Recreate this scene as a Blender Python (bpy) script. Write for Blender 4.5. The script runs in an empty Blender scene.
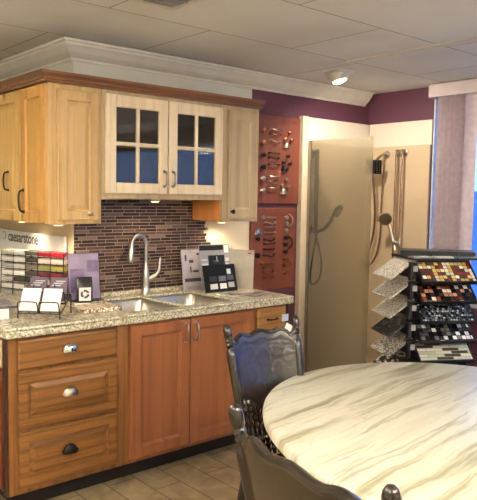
import bpy, bmesh, math, random
from mathutils import Vector, Matrix
random.seed(7)
C = bpy.context.scene.collection
PI = math.pi
W = {}          # world offset of unrotated roots

# ------------------------------------------------------------------ objects
def obj(name, bm, mat, parent=None, bevel=0, smooth=False, local=False, seg=2):
    bmesh.ops.recalc_face_normals(bm, faces=bm.faces)
    off = W.get(parent.name) if parent else None
    if off is not None and not local:
        bmesh.ops.translate(bm, verts=bm.verts, vec=-off)
    me = bpy.data.meshes.new(name)
    bm.to_mesh(me); bm.free()
    for m in (mat if isinstance(mat, (list, tuple)) else [mat]):
        me.materials.append(m)
    o = bpy.data.objects.new(name, me)
    C.objects.link(o)
    if smooth:
        for p in me.polygons: p.use_smooth = True
        try: me.set_sharp_from_angle(angle=math.radians(40))
        except Exception: pass
    if bevel:
        b = o.modifiers.new('bevel', 'BEVEL'); b.width = bevel; b.segments = seg
        b.limit_method = 'ANGLE'; b.angle_limit = math.radians(40)
    if parent:
        o.parent = parent
        W[o.name] = off if off is not None else Vector((0, 0, 0))
    else:
        W[o.name] = Vector((0, 0, 0))
    return o

def thing(name, label, cat, loc=(0, 0, 0), rotz=0, group=None):
    o = bpy.data.objects.new(name, None); C.objects.link(o)
    o.empty_display_size = .05
    o.location = loc; o.rotation_euler = (0, 0, rotz)
    tag(o, label, cat, group)
    W[o.name] = Vector(loc)
    return o

def tag(o, label, cat, group=None):
    o['label'] = label; o['category'] = cat
    if group: o['group'] = group
    return o

def struct(name, bm, mat, **k):
    o = obj(name, bm, mat, **k)
    o['kind'] = 'structure'
    return o

def set_origin(o, p):
    """put a top-level mesh's origin at p (its base)"""
    p = Vector(p)
    o.data.transform(Matrix.Translation(-p)); o.location = p
    W[o.name] = p
    return o

# ------------------------------------------------------------------ shapes
def B(): return bmesh.new()

def box(bm, x0, x1, y0, y1, z0, z1, mi=0, M=None):
    v = [bm.verts.new((x, y, z)) for x in (x0, x1) for y in (y0, y1) for z in (z0, z1)]
    fs = []
    for a in ((0, 1, 3, 2), (4, 6, 7, 5), (0, 4, 5, 1), (2, 3, 7, 6), (0, 2, 6, 4), (1, 5, 7, 3)):
        f = bm.faces.new([v[i] for i in a]); f.material_index = mi; fs.append(f)
    if M is not None: bmesh.ops.transform(bm, matrix=M, verts=v)
    return v

def frame_of(d):
    d = d.normalized()
    a = Vector((0, 0, 1)) if abs(d.z) < .9 else Vector((1, 0, 0))
    u = d.cross(a).normalized(); v = u.cross(d).normalized()
    return u, v

def lathe(bm, p0, p1, prof, n=12):
    """turned body between p0 and p1; prof = [(t, radius)]"""
    p0, p1 = Vector(p0), Vector(p1); d = p1 - p0
    u, v = frame_of(d)
    rings = []
    for t, r in prof:
        c = p0 + d * t
        rings.append([bm.verts.new(c + (u * math.cos(2*PI*k/n) + v * math.sin(2*PI*k/n)) * max(r, 1e-4)) for k in range(n)])
    for a, b in zip(rings, rings[1:]):
        for k in range(n):
            bm.faces.new((a[k], a[(k+1) % n], b[(k+1) % n], b[k]))
    bm.faces.new(rings[0][::-1]); bm.faces.new(rings[-1])

def cyl(bm, p0, p1, r, n=12, r2=None):
    lathe(bm, p0, p1, [(0, r), (1, r if r2 is None else r2)], n)

def ball(bm, c, r, s=(1, 1, 1), n=14):
    M = Matrix.Translation(Vector(c)) @ Matrix.Diagonal((r*s[0], r*s[1], r*s[2], 1))
    bmesh.ops.create_uvsphere(bm, u_segments=n, v_segments=max(6, n//2+1), radius=1, matrix=M)

def spline(pts, n=8):
    pts = [Vector(p) for p in pts]; out = []
    for i in range(len(pts)-1):
        p0 = pts[max(i-1, 0)]; p1 = pts[i]; p2 = pts[i+1]; p3 = pts[min(i+2, len(pts)-1)]
        for k in range(n):
            t = k/n
            out.append(.5*((2*p1)+(-p0+p2)*t+(2*p0-5*p1+4*p2-p3)*t*t+(-p0+3*p1-3*p2+p3)*t**3))
    out.append(pts[-1]); return out

def tube(bm, pts, r, n=8, closed=False):
    pts = [Vector(p) for p in pts]; N = len(pts); rings = []
    u = None
    for i, p in enumerate(pts):
        a = pts[i-1] if (i > 0 or closed) else pts[i]
        b = pts[(i+1) % N] if (i < N-1 or closed) else pts[i]
        d = (b-a).normalized()
        if u is None: u, v = frame_of(d)
        u = (u - d*u.dot(d)).normalized(); v = d.cross(u)
        rr = r[i] if isinstance(r, (list, tuple)) else r
        rings.append([bm.verts.new(p+(u*math.cos(2*PI*k/n)+v*math.sin(2*PI*k/n))*rr) for k in range(n)])
    M = N if closed else N-1
    for i in range(M):
        a, b = rings[i], rings[(i+1) % N]
        for k in range(n):
            bm.faces.new((a[k], a[(k+1) % n], b[(k+1) % n], b[k]))
    if not closed:
        bm.faces.new(rings[0][::-1]); bm.faces.new(rings[-1])

def rings(bm, u0, u1, v0, v1, rg, mp, mi=0):
    """stack of nested rectangles: rg = [(inset, outward)]; mp maps (u, v, w)"""
    R_ = []
    for ins, w in rg:
        R_.append([bm.verts.new(mp(u, v, w)) for u, v in ((u0+ins, v0+ins), (u1-ins, v0+ins), (u1-ins, v1-ins), (u0+ins, v1-ins))])
    for a, b in zip(R_, R_[1:]):
        for k in range(4):
            bm.faces.new((a[k], a[(k+1) % 4], b[(k+1) % 4], b[k])).material_index = mi
    bm.faces.new(R_[0][::-1]); bm.faces.new(R_[-1])

def front(y): return lambda u, v, w: (u, y-w, v)       # faces -Y
def left(x): return lambda u, v, w: (x-w, u, v)        # faces -X

RAISED = lambda t=.02, rail=.055: [(0, 0), (0, t-.003), (.004, t), (rail, t), (rail+.004, t-.010), (rail+.010, t-.010), (rail+.032, t-.002)]
FLAT = lambda t=.02, rail=.055: [(0, 0), (0, t-.003), (.004, t), (rail, t), (rail+.003, t-.004), (rail+.010, t-.006), (rail+.014, t-.013)]
SLAB = lambda t=.02: [(0, 0), (0, t-.007), (.006, t-.002), (.014, t)]

def prism(bm, poly, h0, h1, mp=None, mi=0):
    """poly of (a, b) extruded from h0 to h1; mp maps (a, b, h)"""
    mp = mp or (lambda a, b, h: (a, b, h))
    lo = [bm.verts.new(mp(a, b, h0)) for a, b in poly]; hi = [bm.verts.new(mp(a, b, h1)) for a, b in poly]
    n = len(poly)
    for k in range(n):
        bm.faces.new((lo[k], lo[(k+1) % n], hi[(k+1) % n], hi[k])).material_index = mi
    bm.faces.new(lo[::-1]).material_index = mi; bm.faces.new(hi).material_index = mi

def cells(bm, xs, ys, on, z0, z1):
    """slab made of the grid cells for which on(i, j)"""
    V = {}
    def g(i, j, z):
        if (i, j, z) not in V: V[(i, j, z)] = bm.verts.new((xs[i], ys[j], z))
        return V[(i, j, z)]
    ok = lambda i, j: 0 <= i < len(xs)-1 and 0 <= j < len(ys)-1 and on(i, j)
    for i in range(len(xs)-1):
        for j in range(len(ys)-1):
            if not ok(i, j): continue
            for z in (z0, z1):
                bm.faces.new((g(i, j, z), g(i+1, j, z), g(i+1, j+1, z), g(i, j+1, z)))
            for di, dj, a, b in ((-1, 0, (i, j), (i, j+1)), (1, 0, (i+1, j), (i+1, j+1)), (0, -1, (i, j), (i+1, j)), (0, 1, (i, j+1), (i+1, j+1))):
                if not ok(i+di, j+dj):
                    bm.faces.new((g(*a, z0), g(*b, z0), g(*b, z1), g(*a, z1)))

def text_bm(s, size, mat4, depth=.0006, bold=0):
    cu = bpy.data.curves.new('lettering', 'FONT'); cu.body = s; cu.size = size
    cu.extrude = depth; cu.offset = bold; cu.align_x = 'LEFT'; cu.resolution_u = 3
    o = bpy.data.objects.new('lettering', cu); C.objects.link(o)
    dg = bpy.context.evaluated_depsgraph_get()
    me = bpy.data.meshes.new_from_object(o.evaluated_get(dg))
    bpy.data.objects.remove(o); bpy.data.curves.remove(cu)
    bm = B(); bm.from_mesh(me); bpy.data.meshes.remove(me)
    bmesh.ops.transform(bm, matrix=mat4, verts=bm.verts)
    return bm

def basis(o, ex, ey, ez):
    return Matrix(((ex[0], ey[0], ez[0], o[0]), (ex[1], ey[1], ez[1], o[1]), (ex[2], ey[2], ez[2], o[2]), (0, 0, 0, 1)))

# ------------------------------------------------------------------ materials
def s2l(c): return tuple(((x/255/12.92) if x/255 <= .04045 else ((x/255+.055)/1.055)**2.4) for x in c)+(1,)

class NT:
    def __init__(s, name):
        s.m = bpy.data.materials.new(name); s.m.use_nodes = True
        s.t = s.m.node_tree; s.p = s.t.nodes['Principled BSDF']; s.out = s.t.nodes['Material Output']
    def n(s, typ, **k):
        nd = s.t.nodes.new(typ)
        for a, b in k.items():
            if a.startswith('i_'): nd.inputs[a[2:].replace('_', ' ')].default_value = b
            else: setattr(nd, a, b)
        return nd
    def l(s, a, b): s.t.links.new(a, b)
    def coord(s, scale=(1, 1, 1), rot=(0, 0, 0), axes=None):
        tc = s.n('ShaderNodeTexCoord'); src = tc.outputs['Object']
        if axes:
            sp = s.n('ShaderNodeSeparateXYZ'); cb = s.n('ShaderNodeCombineXYZ'); s.l(src, sp.inputs[0])
            for i, a in enumerate(axes):
                if a: s.l(sp.outputs[a], cb.inputs[i])
            src = cb.outputs[0]
        mp = s.n('ShaderNodeMapping'); s.l(src, mp.inputs[0])
        mp.inputs['Scale'].default_value = scale; mp.inputs['Rotation'].default_value = rot
        return mp.outputs[0]
    def ramp(s, fac, stops, const=False):
        r = s.n('ShaderNodeValToRGB'); s.l(fac, r.inputs[0])
        if const: r.color_ramp.interpolation = 'CONSTANT'
        e = r.color_ramp.elements
        while len(e) < len(stops): e.new(.5)
        for k, (p, c) in enumerate(stops): e[k].position = p; e[k].color = c if len(c) == 4 else s2l(c)
        return r.outputs[0]
    def mix(s, f, a, b, mode='MIX'):
        m = s.n('ShaderNodeMix', data_type='RGBA', blend_type=mode)
        if hasattr(f, 'links'): s.l(f, m.inputs[0])
        else: m.inputs[0].default_value = f
        for v, i in ((a, 6), (b, 7)):
            if hasattr(v, 'links'): s.l(v, m.inputs[i])
            else: m.inputs[i].default_value = v
        return m.outputs[2]
    def bump(s, h, st=.3, d=.002):
        b = s.n('ShaderNodeBump'); b.inputs['Strength'].default_value = st; b.inputs['Distance'].default_value = d
        s.l(h, b.inputs['Height']); s.l(b.outputs[0], s.p.inputs['Normal'])
    def base(s, c):
        if hasattr(c, 'links'): s.l(c, s.p.inputs['Base Color'])
        else: s.p.inputs['Base Color'].default_value = c
    def set(s, **k):
        for a, b in k.items(): s.p.inputs[a.replace('_', ' ')].default_value = b
        return s

def plain(name, rgb, rough=.5, metal=0, var=.06, vscale=12, spec=.5, bump=0):
    t = NT(name)
    nz = t.n('ShaderNodeTexNoise', i_Scale=vscale, i_Detail=3.0); t.l(t.coord(), nz.inputs['Vector'])
    c = s2l(rgb); d = tuple(max(0, x*(1-2*var)) for x in c[:3])+(1,); e = tuple(min(1, x*(1+2*var)) for x in c[:3])+(1,)
    t.base(t.ramp(nz.outputs[0], [(.3, d), (.7, e)]))
    t.set(Roughness=rough, Metallic=metal, Specular_IOR_Level=spec)
    if bump: t.bump(nz.outputs[0], bump)
    return t.m

def wood(name, light, dark, axis='Z', scale=1, grain=1, rough=.38, knots=False):
    """grain runs along axis"""
    t = NT(name)
    st = {'X': (1.2, 14, 14), 'Y': (14, 1.2, 14), 'Z': (14, 14, 1.2)}[axis]
    v = t.coord(tuple(x*scale for x in st))
    big = t.n('ShaderNodeTexNoise', i_Scale=1.0, i_Detail=2.0, i_Distortion=.6); t.l(v, big.inputs['Vector'])
    wv = t.n('ShaderNodeTexWave', i_Scale=1.1, i_Distortion=7.0, i_Detail=3.0); wv.inputs['Detail Scale'].default_value = .7
    wv.wave_type = 'RINGS'; wv.rings_direction = {'X': 'X', 'Y': 'Y', 'Z': 'Z'}[axis]
    t.l(t.coord(tuple(x*scale*.55 for x in st)), wv.inputs['Vector'])
    fine = t.n('ShaderNodeTexNoise', i_Scale=6.0, i_Detail=4.0)
    st2 = {'X': (1, 40, 40), 'Y': (40, 1, 40), 'Z': (40, 40, 1)}[axis]
    t.l(t.coord(tuple(x*scale for x in st2)), fine.inputs['Vector'])
    L, D = s2l(light), s2l(dark)
    M_ = tuple((a+b)/2 for a, b in zip(L, D))
    c1 = t.ramp(big.outputs[0], [(.3, M_), (.65, L)])
    gl = t.ramp(wv.outputs[0], [(.0, (1, 1, 1, 1)), (.55, (1, 1, 1, 1)), (.95, (0, 0, 0, 1))])
    c2 = t.mix(.45*grain, c1, t.mix(gl, D, L))
    fr = t.ramp(fine.outputs[0], [(.38, (0, 0, 0, 1)), (.6, (1, 1, 1, 1))])
    c3 = t.mix(.3*grain, c2, t.mix(fr, D, L))
    if knots:
        vo = t.n('ShaderNodeTexVoronoi', i_Scale=1.0); t.l(t.coord((5, 5, 2.6)), vo.inputs['Vector'])
        kn = t.ramp(vo.outputs['Distance'], [(.05, (0, 0, 0, 1)), (.16, (1, 1, 1, 1))])
        c3 = t.mix(kn, s2l((110, 72, 36)), c3)
    t.base(c3); t.set(Roughness=rough); t.bump(fine.outputs[0], .08, .001)
    return t.m

M = {}
M['oak'] = wood('oak', (142, 95, 45), (76, 45, 18), 'X', 1, 1.2, .42)
M['oak_stile'] = wood('oak_stile', (138, 92, 46), (88, 54, 24), 'Z', 1, 1.0, .42)
M['oak_pale'] = wood('oak_pale', (156, 112, 62), (108, 70, 34), 'X', 1, .9, .42)
M['cherry'] = wood('cherry', (150, 92, 54), (108, 62, 34), 'Z', .8, .55, .38)
M['maple'] = wood('maple', (212, 176, 108), (170, 126, 66), 'Z', .9, .7, .35, True)
M['honey'] = wood('honey', (204, 158, 84), (150, 100, 44), 'Z', .9, .7, .33)
M['tan'] = wood('tan_oak', (196, 164, 110), (150, 114, 70), 'Z', 1, .8, .42)
M['blond'] = wood('blond', (232, 214, 184), (202, 176, 138), 'Z', .8, .5, .4)
M['greige'] = wood('greige', (192, 170, 132), (150, 126, 92), 'Z', .8, .6, .42)
M['orange_ply'] = wood('orange_ply', (226, 152, 84), (188, 112, 52), 'Z', .8, .5, .4)
M['cornice'] = wood('cornice', (128, 84, 50), (82, 50, 28), 'X', 1, .9, .4)
M['darkwood'] = wood('dark_wood', (62, 30, 16), (34, 16, 8), 'Z', 1, .8, .4)
M['redwood'] = wood('red_wood', (118, 60, 30), (80, 38, 18), 'Z', 1, .8, .4)
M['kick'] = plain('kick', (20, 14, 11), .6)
M['inside'] = plain('cabinet_inside', (128, 116, 100), .7)
M['chrome'] = plain('chrome', (222, 220, 216), .12, 1, .02)
M['steel'] = plain('brushed_steel', (186, 182, 174), .3, 1, .05, 60)
M['nickel'] = plain('nickel', (176, 166, 152), .28, 1, .05)
M['bronze'] = plain('bronze', (38, 30, 27), .35, .6, .1)
M['copper'] = plain('antique_copper', (150, 96, 62), .3, 1, .1)
M['black'] = plain('black_metal', (18, 18, 22), .45, .2, .1)
M['wire'] = plain('black_wire', (22, 22, 24), .4, .5)
M['card_grey'] = plain('card_grey', (150, 150, 156), .5, 0, .02)
M['white'] = plain('white_paper', (236, 236, 234), .55, 0, .01)
M['whitegloss'] = plain('white_board', (224, 226, 226), .3, 0, .02)
M['plastic_white'] = plain('white_enamel', (225, 220, 210), .35, 0, .02)
M['ink'] = plain('dark_ink', (58, 58, 62), .5, 0, .02)
M['greyink'] = plain('grey_ink', (176, 178, 180), .5, 0, .02)
M['crown'] = plain('crown_paint', (206, 200, 186), .5, 0, .02)
M['wall_light'] = plain('wall_paint_grey', (204, 202, 190), .75, 0, .02, 3)
M['wall_cream'] = plain('wall_paint_cream', (226, 210, 182), .7, 0, .02, 3)
M['purple'] = plain('purple_paint', (92, 50, 66), .6, 0, .04, 3)
M['red_board'] = wood('red_board', (122, 64, 46), (96, 46, 34), 'Z', .6, .4, .5)
M['red_ink'] = plain('red_ink', (118, 42, 34), .5)
M['surround'] = plain('acrylic_beige', (200, 178, 146), .28, 0, .02, 2)
M['surround_pale'] = plain('acrylic_pale', (222, 210, 192), .35, 0, .02, 2)
M['jamb'] = plain('jamb_cream', (206, 190, 164), .45, 0, .03)
M['hose'] = plain('metal_hose', (150, 122, 104), .3, .85, .1, 90)
M['lampcup'] = plain('lamp_cup', (196, 192, 184), .4)
M['slat'] = plain('blind_fabric', (204, 186, 192), .7, 0, .05, 30)
M['valance'] = plain('valance', (206, 192, 194), .6, 0, .02)
M['frame_white'] = plain('window_frame', (206, 206, 210), .4)
M['outside_wall'] = plain('outside_siding', (120, 150, 200), .8)

def m_ceiling():
    t = NT('ceiling_panels')
    v = t.coord((1, 1, 1))
    br = t.n('ShaderNodeTexBrick', offset=.5, squash=1.0)
    br.inputs['Scale'].default_value = 1; br.inputs['Brick Width'].default_value = 1.22; br.inputs['Row Height'].default_value = .66
    br.inputs['Mortar Size'].default_value = .004; br.inputs['Mortar Smooth'].default_value = .3
    br.inputs['Color1'].default_value = s2l((222, 221, 214)); br.inputs['Color2'].default_value = s2l((228, 227, 220)); br.inputs['Mortar'].default_value = s2l((140, 134, 120))
    mp = t.n('ShaderNodeMapping'); mp.inputs['Location'].default_value = (.18, .13, 0); t.l(v, mp.inputs[0]); t.l(mp.outputs[0], br.inputs['Vector'])
    nz = t.n('ShaderNodeTexNoise', i_Scale=.9, i_Detail=3.0); t.l(v, nz.inputs['Vector'])
    st = t.ramp(nz.outputs[0], [(.35, (222, 218, 208)), (.6, (255, 255, 255))])
    t.base(t.mix(.6, br.outputs[0], st, 'MULTIPLY')); t.set(Roughness=.85)
    return t.m
M['ceiling'] = m_ceiling()

def m_floor():
    t = NT('floor_stone_tile')
    v = t.coord()
    br = t.n('ShaderNodeTexBrick', offset=.37, offset_frequency=2, squash=.5, squash_frequency=2)
    mp = t.n('ShaderNodeMapping'); mp.inputs['Rotation'].default_value = (0, 0, PI/2); mp.inputs['Location'].default_value = (.03, .645, 0)
    t.l(v, mp.inputs[0]); t.l(mp.outputs[0], br.inputs['Vector'])
    br.inputs['Scale'].default_value = 1; br.inputs['Brick Width'].default_value = .62; br.inputs['Row Height'].default_value = .17
    br.inputs['Mortar Size'].default_value = .004
    br.inputs['Color1'].default_value = s2l((150, 132, 104)); br.inputs['Color2'].default_value = s2l((164, 146, 116)); br.inputs['Mortar'].default_value = s2l((92, 78, 60))
    nz = t.n('ShaderNodeTexNoise', i_Scale=7.0, i_Detail=6.0, i_Distortion=.8); t.l(v, nz.inputs['Vector'])
    st = t.ramp(nz.outputs[0], [(.3, (150, 140, 122)), (.65, (255, 250, 240))])
    t.base(t.mix(.8, br.outputs[0], st, 'MULTIPLY')); t.set(Roughness=.35)
    return t.m
M['floor'] = m_floor()

def m_granite():
    t = NT('speckled_granite')
    v = t.coord()
    n1 = t.n('ShaderNodeTexNoise', i_Scale=70.0, i_Detail=3.0); t.l(v, n1.inputs['Vector'])
    c = t.ramp(n1.outputs[0], [(.3, (132, 122, 98)), (.45, (186, 178, 150)), (.62, (216, 210, 190))])
    v1 = t.n('ShaderNodeTexVoronoi', i_Scale=170.0); t.l(v, v1.inputs['Vector'])
    sp = t.ramp(v1.outputs['Color'], [(.0, (.9, .9, .9, 1)), (.18, (0, 0, 0, 1))], True)
    c = t.mix(sp, c, s2l((96, 84, 66)))
    n2 = t.n('ShaderNodeTexNoise', i_Scale=28.0, i_Detail=4.0); t.l(v, n2.inputs['Vector'])
    c = t.mix(t.ramp(n2.outputs[0], [(.55, (0, 0, 0, 1)), (.66, (.75, .75, .75, 1))]), c, s2l((142, 134, 112)))
    t.base(c); t.set(Roughness=.2)
    return t.m
M['granite'] = m_granite()
M['slab'] = None

def m_mosaic():
    t = NT('linear_glass_mosaic')
    v = t.coord(axes=('X', 'Z', None))
    br = t.n('ShaderNodeTexBrick', offset=.42, offset_frequency=2, squash=.65, squash_frequency=3)
    t.l(v, br.inputs['Vector'])
    br.inputs['Scale'].default_value = 1; br.inputs['Brick Width'].default_value = .125; br.inputs['Row Height'].default_value = .0205
    br.inputs['Mortar Size'].default_value = .0020; br.inputs['Mortar Smooth'].default_value = .1
    br.inputs['Color1'].default_value = (0, 0, 0, 1); br.inputs['Color2'].default_value = (1, 1, 1, 1); br.inputs['Mortar'].default_value = (.5, .5, .5, 1)
    col = t.ramp(br.outputs[0], [(0, (36, 24, 22)), (.26, (84, 64, 56)), (.46, (50, 34, 30)), (.64, (124, 106, 96)), (.72, (62, 42, 36)), (.9, (96, 78, 68))], True)
    t.base(t.mix(br.outputs['Fac'], col, s2l((158, 132, 112)))); t.set(Roughness=.42, Specular_IOR_Level=.3)
    return t.m
M['mosaic'] = m_mosaic()

def m_quartzite():
    t = NT('banded_quartzite')
    ang = math.radians(-7)
    v0 = t.coord(rot=(0, 0, ang))
    w = t.n('ShaderNodeTexNoise', i_Scale=2.2, i_Detail=3.0); t.l(v0, w.inputs['Vector'])
    ad = t.n('ShaderNodeVectorMath', operation='MULTIPLY_ADD'); t.l(w.outputs['Color'], ad.inputs[0])
    ad.inputs[1].default_value = (.0, .12, 0); t.l(v0, ad.inputs[2])
    mp = t.n('ShaderNodeMapping'); mp.inputs['Scale'].default_value = (.5, 8.5, 1); t.l(ad.outputs[0], mp.inputs[0])
    n1 = t.n('ShaderNodeTexNoise', i_Scale=1.5, i_Detail=5.0, i_Roughness=.6); t.l(mp.outputs[0], n1.inputs['Vector'])
    c = t.ramp(n1.outputs[0], [(.28, (132, 127, 96)), (.38, (174, 169, 138)), (.44, (214, 210, 190)), (.56, (226, 223, 208)), (.63, (172, 167, 138)), (.69, (220, 217, 199))])
    mp2 = t.n('ShaderNodeMapping'); mp2.inputs['Scale'].default_value = (1.6, 22, 1); t.l(ad.outputs[0], mp2.inputs[0])
    n2 = t.n('ShaderNodeTexNoise', i_Scale=1.6, i_Detail=6.0, i_Roughness=.65); t.l(mp2.outputs[0], n2.inputs['Vector'])
    c = t.mix(t.ramp(n2.outputs[0], [(.56, (0, 0, 0, 1)), (.7, (.6, .6, .6, 1))]), c, s2l((150, 146, 122)))
    mp3 = t.n('ShaderNodeMapping'); mp3.inputs['Scale'].default_value = (3, 5, 1); mp3.inputs['Location'].default_value = (3, 1, 0); t.l(ad.outputs[0], mp3.inputs[0])
    n3 = t.n('ShaderNodeTexNoise', i_Scale=1.0, i_Detail=2.0); t.l(mp3.outputs[0], n3.inputs['Vector'])
    n4 = t.n('ShaderNodeTexNoise', i_Scale=60.0, i_Detail=4.0); t.l(v0, n4.inputs['Vector'])
    pm = t.n('ShaderNodeMath', operation='MULTIPLY'); t.l(t.ramp(n3.outputs[0], [(.58, (0, 0, 0, 1)), (.68, (1, 1, 1, 1))]), pm.inputs[0])
    t.l(t.ramp(n4.outputs[0], [(.48, (0, 0, 0, 1)), (.6, (.3, .3, .3, 1))]), pm.inputs[1])
    c = t.mix(pm.outputs[0], c, s2l((138, 138, 122)))
    t.base(c); t.set(Roughness=.3)
    return t.m
M['quartzite'] = m_quartzite()

def m_chair(carved):
    t = NT('dark_carved_wood' if carved else 'dark_turned_wood')
    v = t.coord((30, 30, 4))
    nz = t.n('ShaderNodeTexNoise', i_Scale=2.0, i_Detail=4.0); t.l(v, nz.inputs['Vector'])
    t.base(t.ramp(nz.outputs[0], [(.3, (26, 20, 14)), (.7, (42, 32, 23))])); t.set(Roughness=.3 if carved else .24, Coat_Weight=.75 if carved else .45, Coat_Roughness=.3 if carved else .14)
    if carved:
        vo = t.n('ShaderNodeTexVoronoi', i_Scale=70.0); t.l(t.coord(), vo.inputs['Vector'])
        wv = t.n('ShaderNodeTexWave', i_Scale=14.0, i_Distortion=9.0, i_Detail=2.0); wv.wave_type = 'RINGS'; t.l(t.coord(), wv.inputs['Vector'])
        mx = t.n('ShaderNodeMath', operation='ADD'); t.l(vo.outputs['Distance'], mx.inputs[0]); t.l(wv.outputs[0], mx.inputs[1])
        t.bump(mx.outputs[0], .3, .0015)
    return t.m
M['chair'] = m_chair(False); M['chair_carved'] = m_chair(True)

def m_glass(name, rough, tint, ior=1.45):
    t = NT(name)
    nz = t.n('ShaderNodeTexNoise', i_Scale=200.0); t.l(t.coord(), nz.inputs['Vector'])
    t.base(t.ramp(nz.outputs[0], [(0, tint), (1, tint)]))
    t.set(Roughness=rough, Transmission_Weight=1.0, IOR=ior)
    return t
M['pane'] = m_glass('clear_glass', .0, (235, 240, 242), 1.38).m
M['acrylic'] = m_glass('clear_acrylic', .02, (232, 228, 240), 1.35).m
def m_shower_glass():
    t = m_glass('obscure_shower_glass', .2, (222, 215, 198), 1.12)
    df = t.n('ShaderNodeBsdfDiffuse'); df.inputs[0].default_value = s2l((172, 162, 138))
    mx = t.n('ShaderNodeMixShader'); mx.inputs[0].default_value = .3
    t.l(t.p.outputs[0], mx.inputs[1]); t.l(df.outputs[0], mx.inputs[2]); t.l(mx.outputs[0], t.out.inputs[0])
    return t.m
M['shower_glass'] = m_shower_glass()

def m_emit(name, rgb, st):
    t = NT(name)
    nz = t.n('ShaderNodeTexNoise', i_Scale=3.0); t.l(t.coord(), nz.inputs['Vector'])
    c = s2l(rgb)
    t.base(c); t.l(t.ramp(nz.outputs[0], [(0, c), (1, c)]), t.p.inputs['Emission Color'])
    t.set(Emission_Strength=st)
    return t.m
M['bulb'] = m_emit('lit_bulb', (255, 232, 190), 7)
M['fill_diffuser'] = m_emit('lit_fill_diffuser', (255, 245, 230), 10)  # glow of the unseen fill strips
M['fill_uplight'] = m_emit('lit_fill_uplight', (255, 246, 234), 52)  # strong upward glow added only to lift the ceiling
M['puck'] = m_emit('lit_puck', (255, 224, 168), 3)

def m_tiles(name, cols, w=.03, h=.03, mortar=(40, 38, 38), off=0.0, squash=1.0, axes=('X', 'Y', None), rough=.25, distort=0, rot=0):
    """mosaic of random colours on a board lying in its own XY plane"""
    t = NT(name)
    v = t.coord(axes=axes, rot=(0, 0, rot))
    if distort:
        nz = t.n('ShaderNodeTexNoise', i_Scale=18.0); t.l(v, nz.inputs['Vector'])
        ad = t.n('ShaderNodeVectorMath', operation='MULTIPLY_ADD'); t.l(nz.outputs['Color'], ad.inputs[0]); ad.inputs[1].default_value = (distort,)*3; t.l(v, ad.inputs[2]); v = ad.outputs[0]
    br = t.n('ShaderNodeTexBrick', offset=off, squash=squash); t.l(v, br.inputs['Vector'])
    br.inputs['Scale'].default_value = 1; br.inputs['Brick Width'].default_value = w; br.inputs['Row Height'].default_value = h
    br.inputs['Mortar Size'].default_value = .0018
    br.inputs['Color1'].default_value = (0, 0, 0, 1); br.inputs['Color2'].default_value = (1, 1, 1, 1); br.inputs['Mortar'].default_value = (.5, .5, .5, 1)
    n = len(cols)
    col = t.ramp(br.outputs[0], [((i+.15 if i else 0)/n, c) for i, c in enumerate(cols)], True)
    t.base(t.mix(br.outputs['Fac'], col, s2l(mortar))); t.set(Roughness=rough)
    return t.m

def m_pebble(name, cols, grout, scale, stretch=(1, 1, 1)):
    t = NT(name)
    v = t.coord(stretch)
    a = t.n('ShaderNodeTexVoronoi', i_Scale=scale, feature='DISTANCE_TO_EDGE'); b = t.n('ShaderNodeTexVoronoi', i_Scale=scale)
    t.l(v, a.inputs['Vector']); t.l(v, b.inputs['Vector'])
    n = len(cols)
    col = t.ramp(b.outputs['Color'], [(i/n, c) for i, c in enumerate(cols)], True)
    e = t.ramp(a.outputs['Distance'], [(.04, (1, 1, 1, 1)), (.1, (0, 0, 0, 1))])
    t.base(t.mix(e, col, s2l(grout))); t.set(Roughness=.35)
    return t.m

M['slab'] = m_pebble('coarse_granite', [(232, 224, 204), (206, 190, 160), (244, 238, 224), (120, 92, 68), (222, 210, 188)], (150, 124, 96), 85)

# ------------------------------------------------------------------ the setting
XR = 3.38; ZC = 2.44
b = B(); box(b, -3.2, XR+.1, -6.2, 2.7, -.1, 0); struct('floor', b, M['floor'])
b = B(); box(b, -3.2, XR+.1, -6.2, 2.7, ZC, ZC+.1); struct('ceiling', b, M['ceiling'])
# back wall: grey above the cabinets, cream behind the counter, purple to the right
b = B()
box(b, .64, 2.05, 0, .12, 2.15, ZC, 0); box(b, .64, 2.05, 0, .12, 0, 2.15, 1); box(b, 2.05, XR, 0, .12, 0, ZC, 2)
struct('wall_back', b, [M['wall_light'], M['wall_cream'], M['purple']])
b = B(); box(b, .64, .76, .12, 2.7, 2.15, ZC, 0); box(b, .64, .76, .12, 2.7, 0, 2.15, 1)
struct('wall_left', b, [M['wall_light'], M['wall_cream']])
b = B(); box(b, -3.2, .64, 2.6, 2.7, 0, ZC); struct('wall_rear', b, M['wall_light'])
b = B(); box(b, -3.3, -3.2, -6.2, 2.7, 0, ZC); struct('wall_far_left', b, M['wall_light'])
b = B(); box(b, -3.2, XR+.1, -6.3, -6.2, 0, ZC); struct('wall_front', b, M['wall_light'])
WY0, WY1, WZ0, WZ1 = -5.2, -.645, .75, 2.34
b = B()
box(b, XR, XR+.1, WY1, .12, 0, ZC); box(b, XR, XR+.1, -6.2, WY0, 0, ZC)
box(b, XR, XR+.1, WY0, WY1, 0, WZ0); box(b, XR, XR+.1, -2.0, WY1, WZ1, ZC); box(b, XR, XR+.1, WY0, -2.0, 2.15, ZC)
struct('wall_right', b, M['purple'])
b = B()
for y in (WY0, -3.7, -2.2): box(b, XR+.03, XR+.08, y, y+.04, WZ0, WZ1)
box(b, XR-.002, XR+.1, WY1-.010, WY1+.004, WZ0, WZ1)
for z in (WZ0, WZ1-.04): box(b, XR+.03, XR+.08, -2.0 if z > 1 else WY0, WY1, z, z+.04)
box(b, XR+.03, XR+.08, WY0, -2.0, 2.11, 2.15); box(b, XR+.03, XR+.08, -2.04, -2.0, WZ0, WZ1)
w1 = struct('window_1', b, M['frame_white'], bevel=.003)
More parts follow.
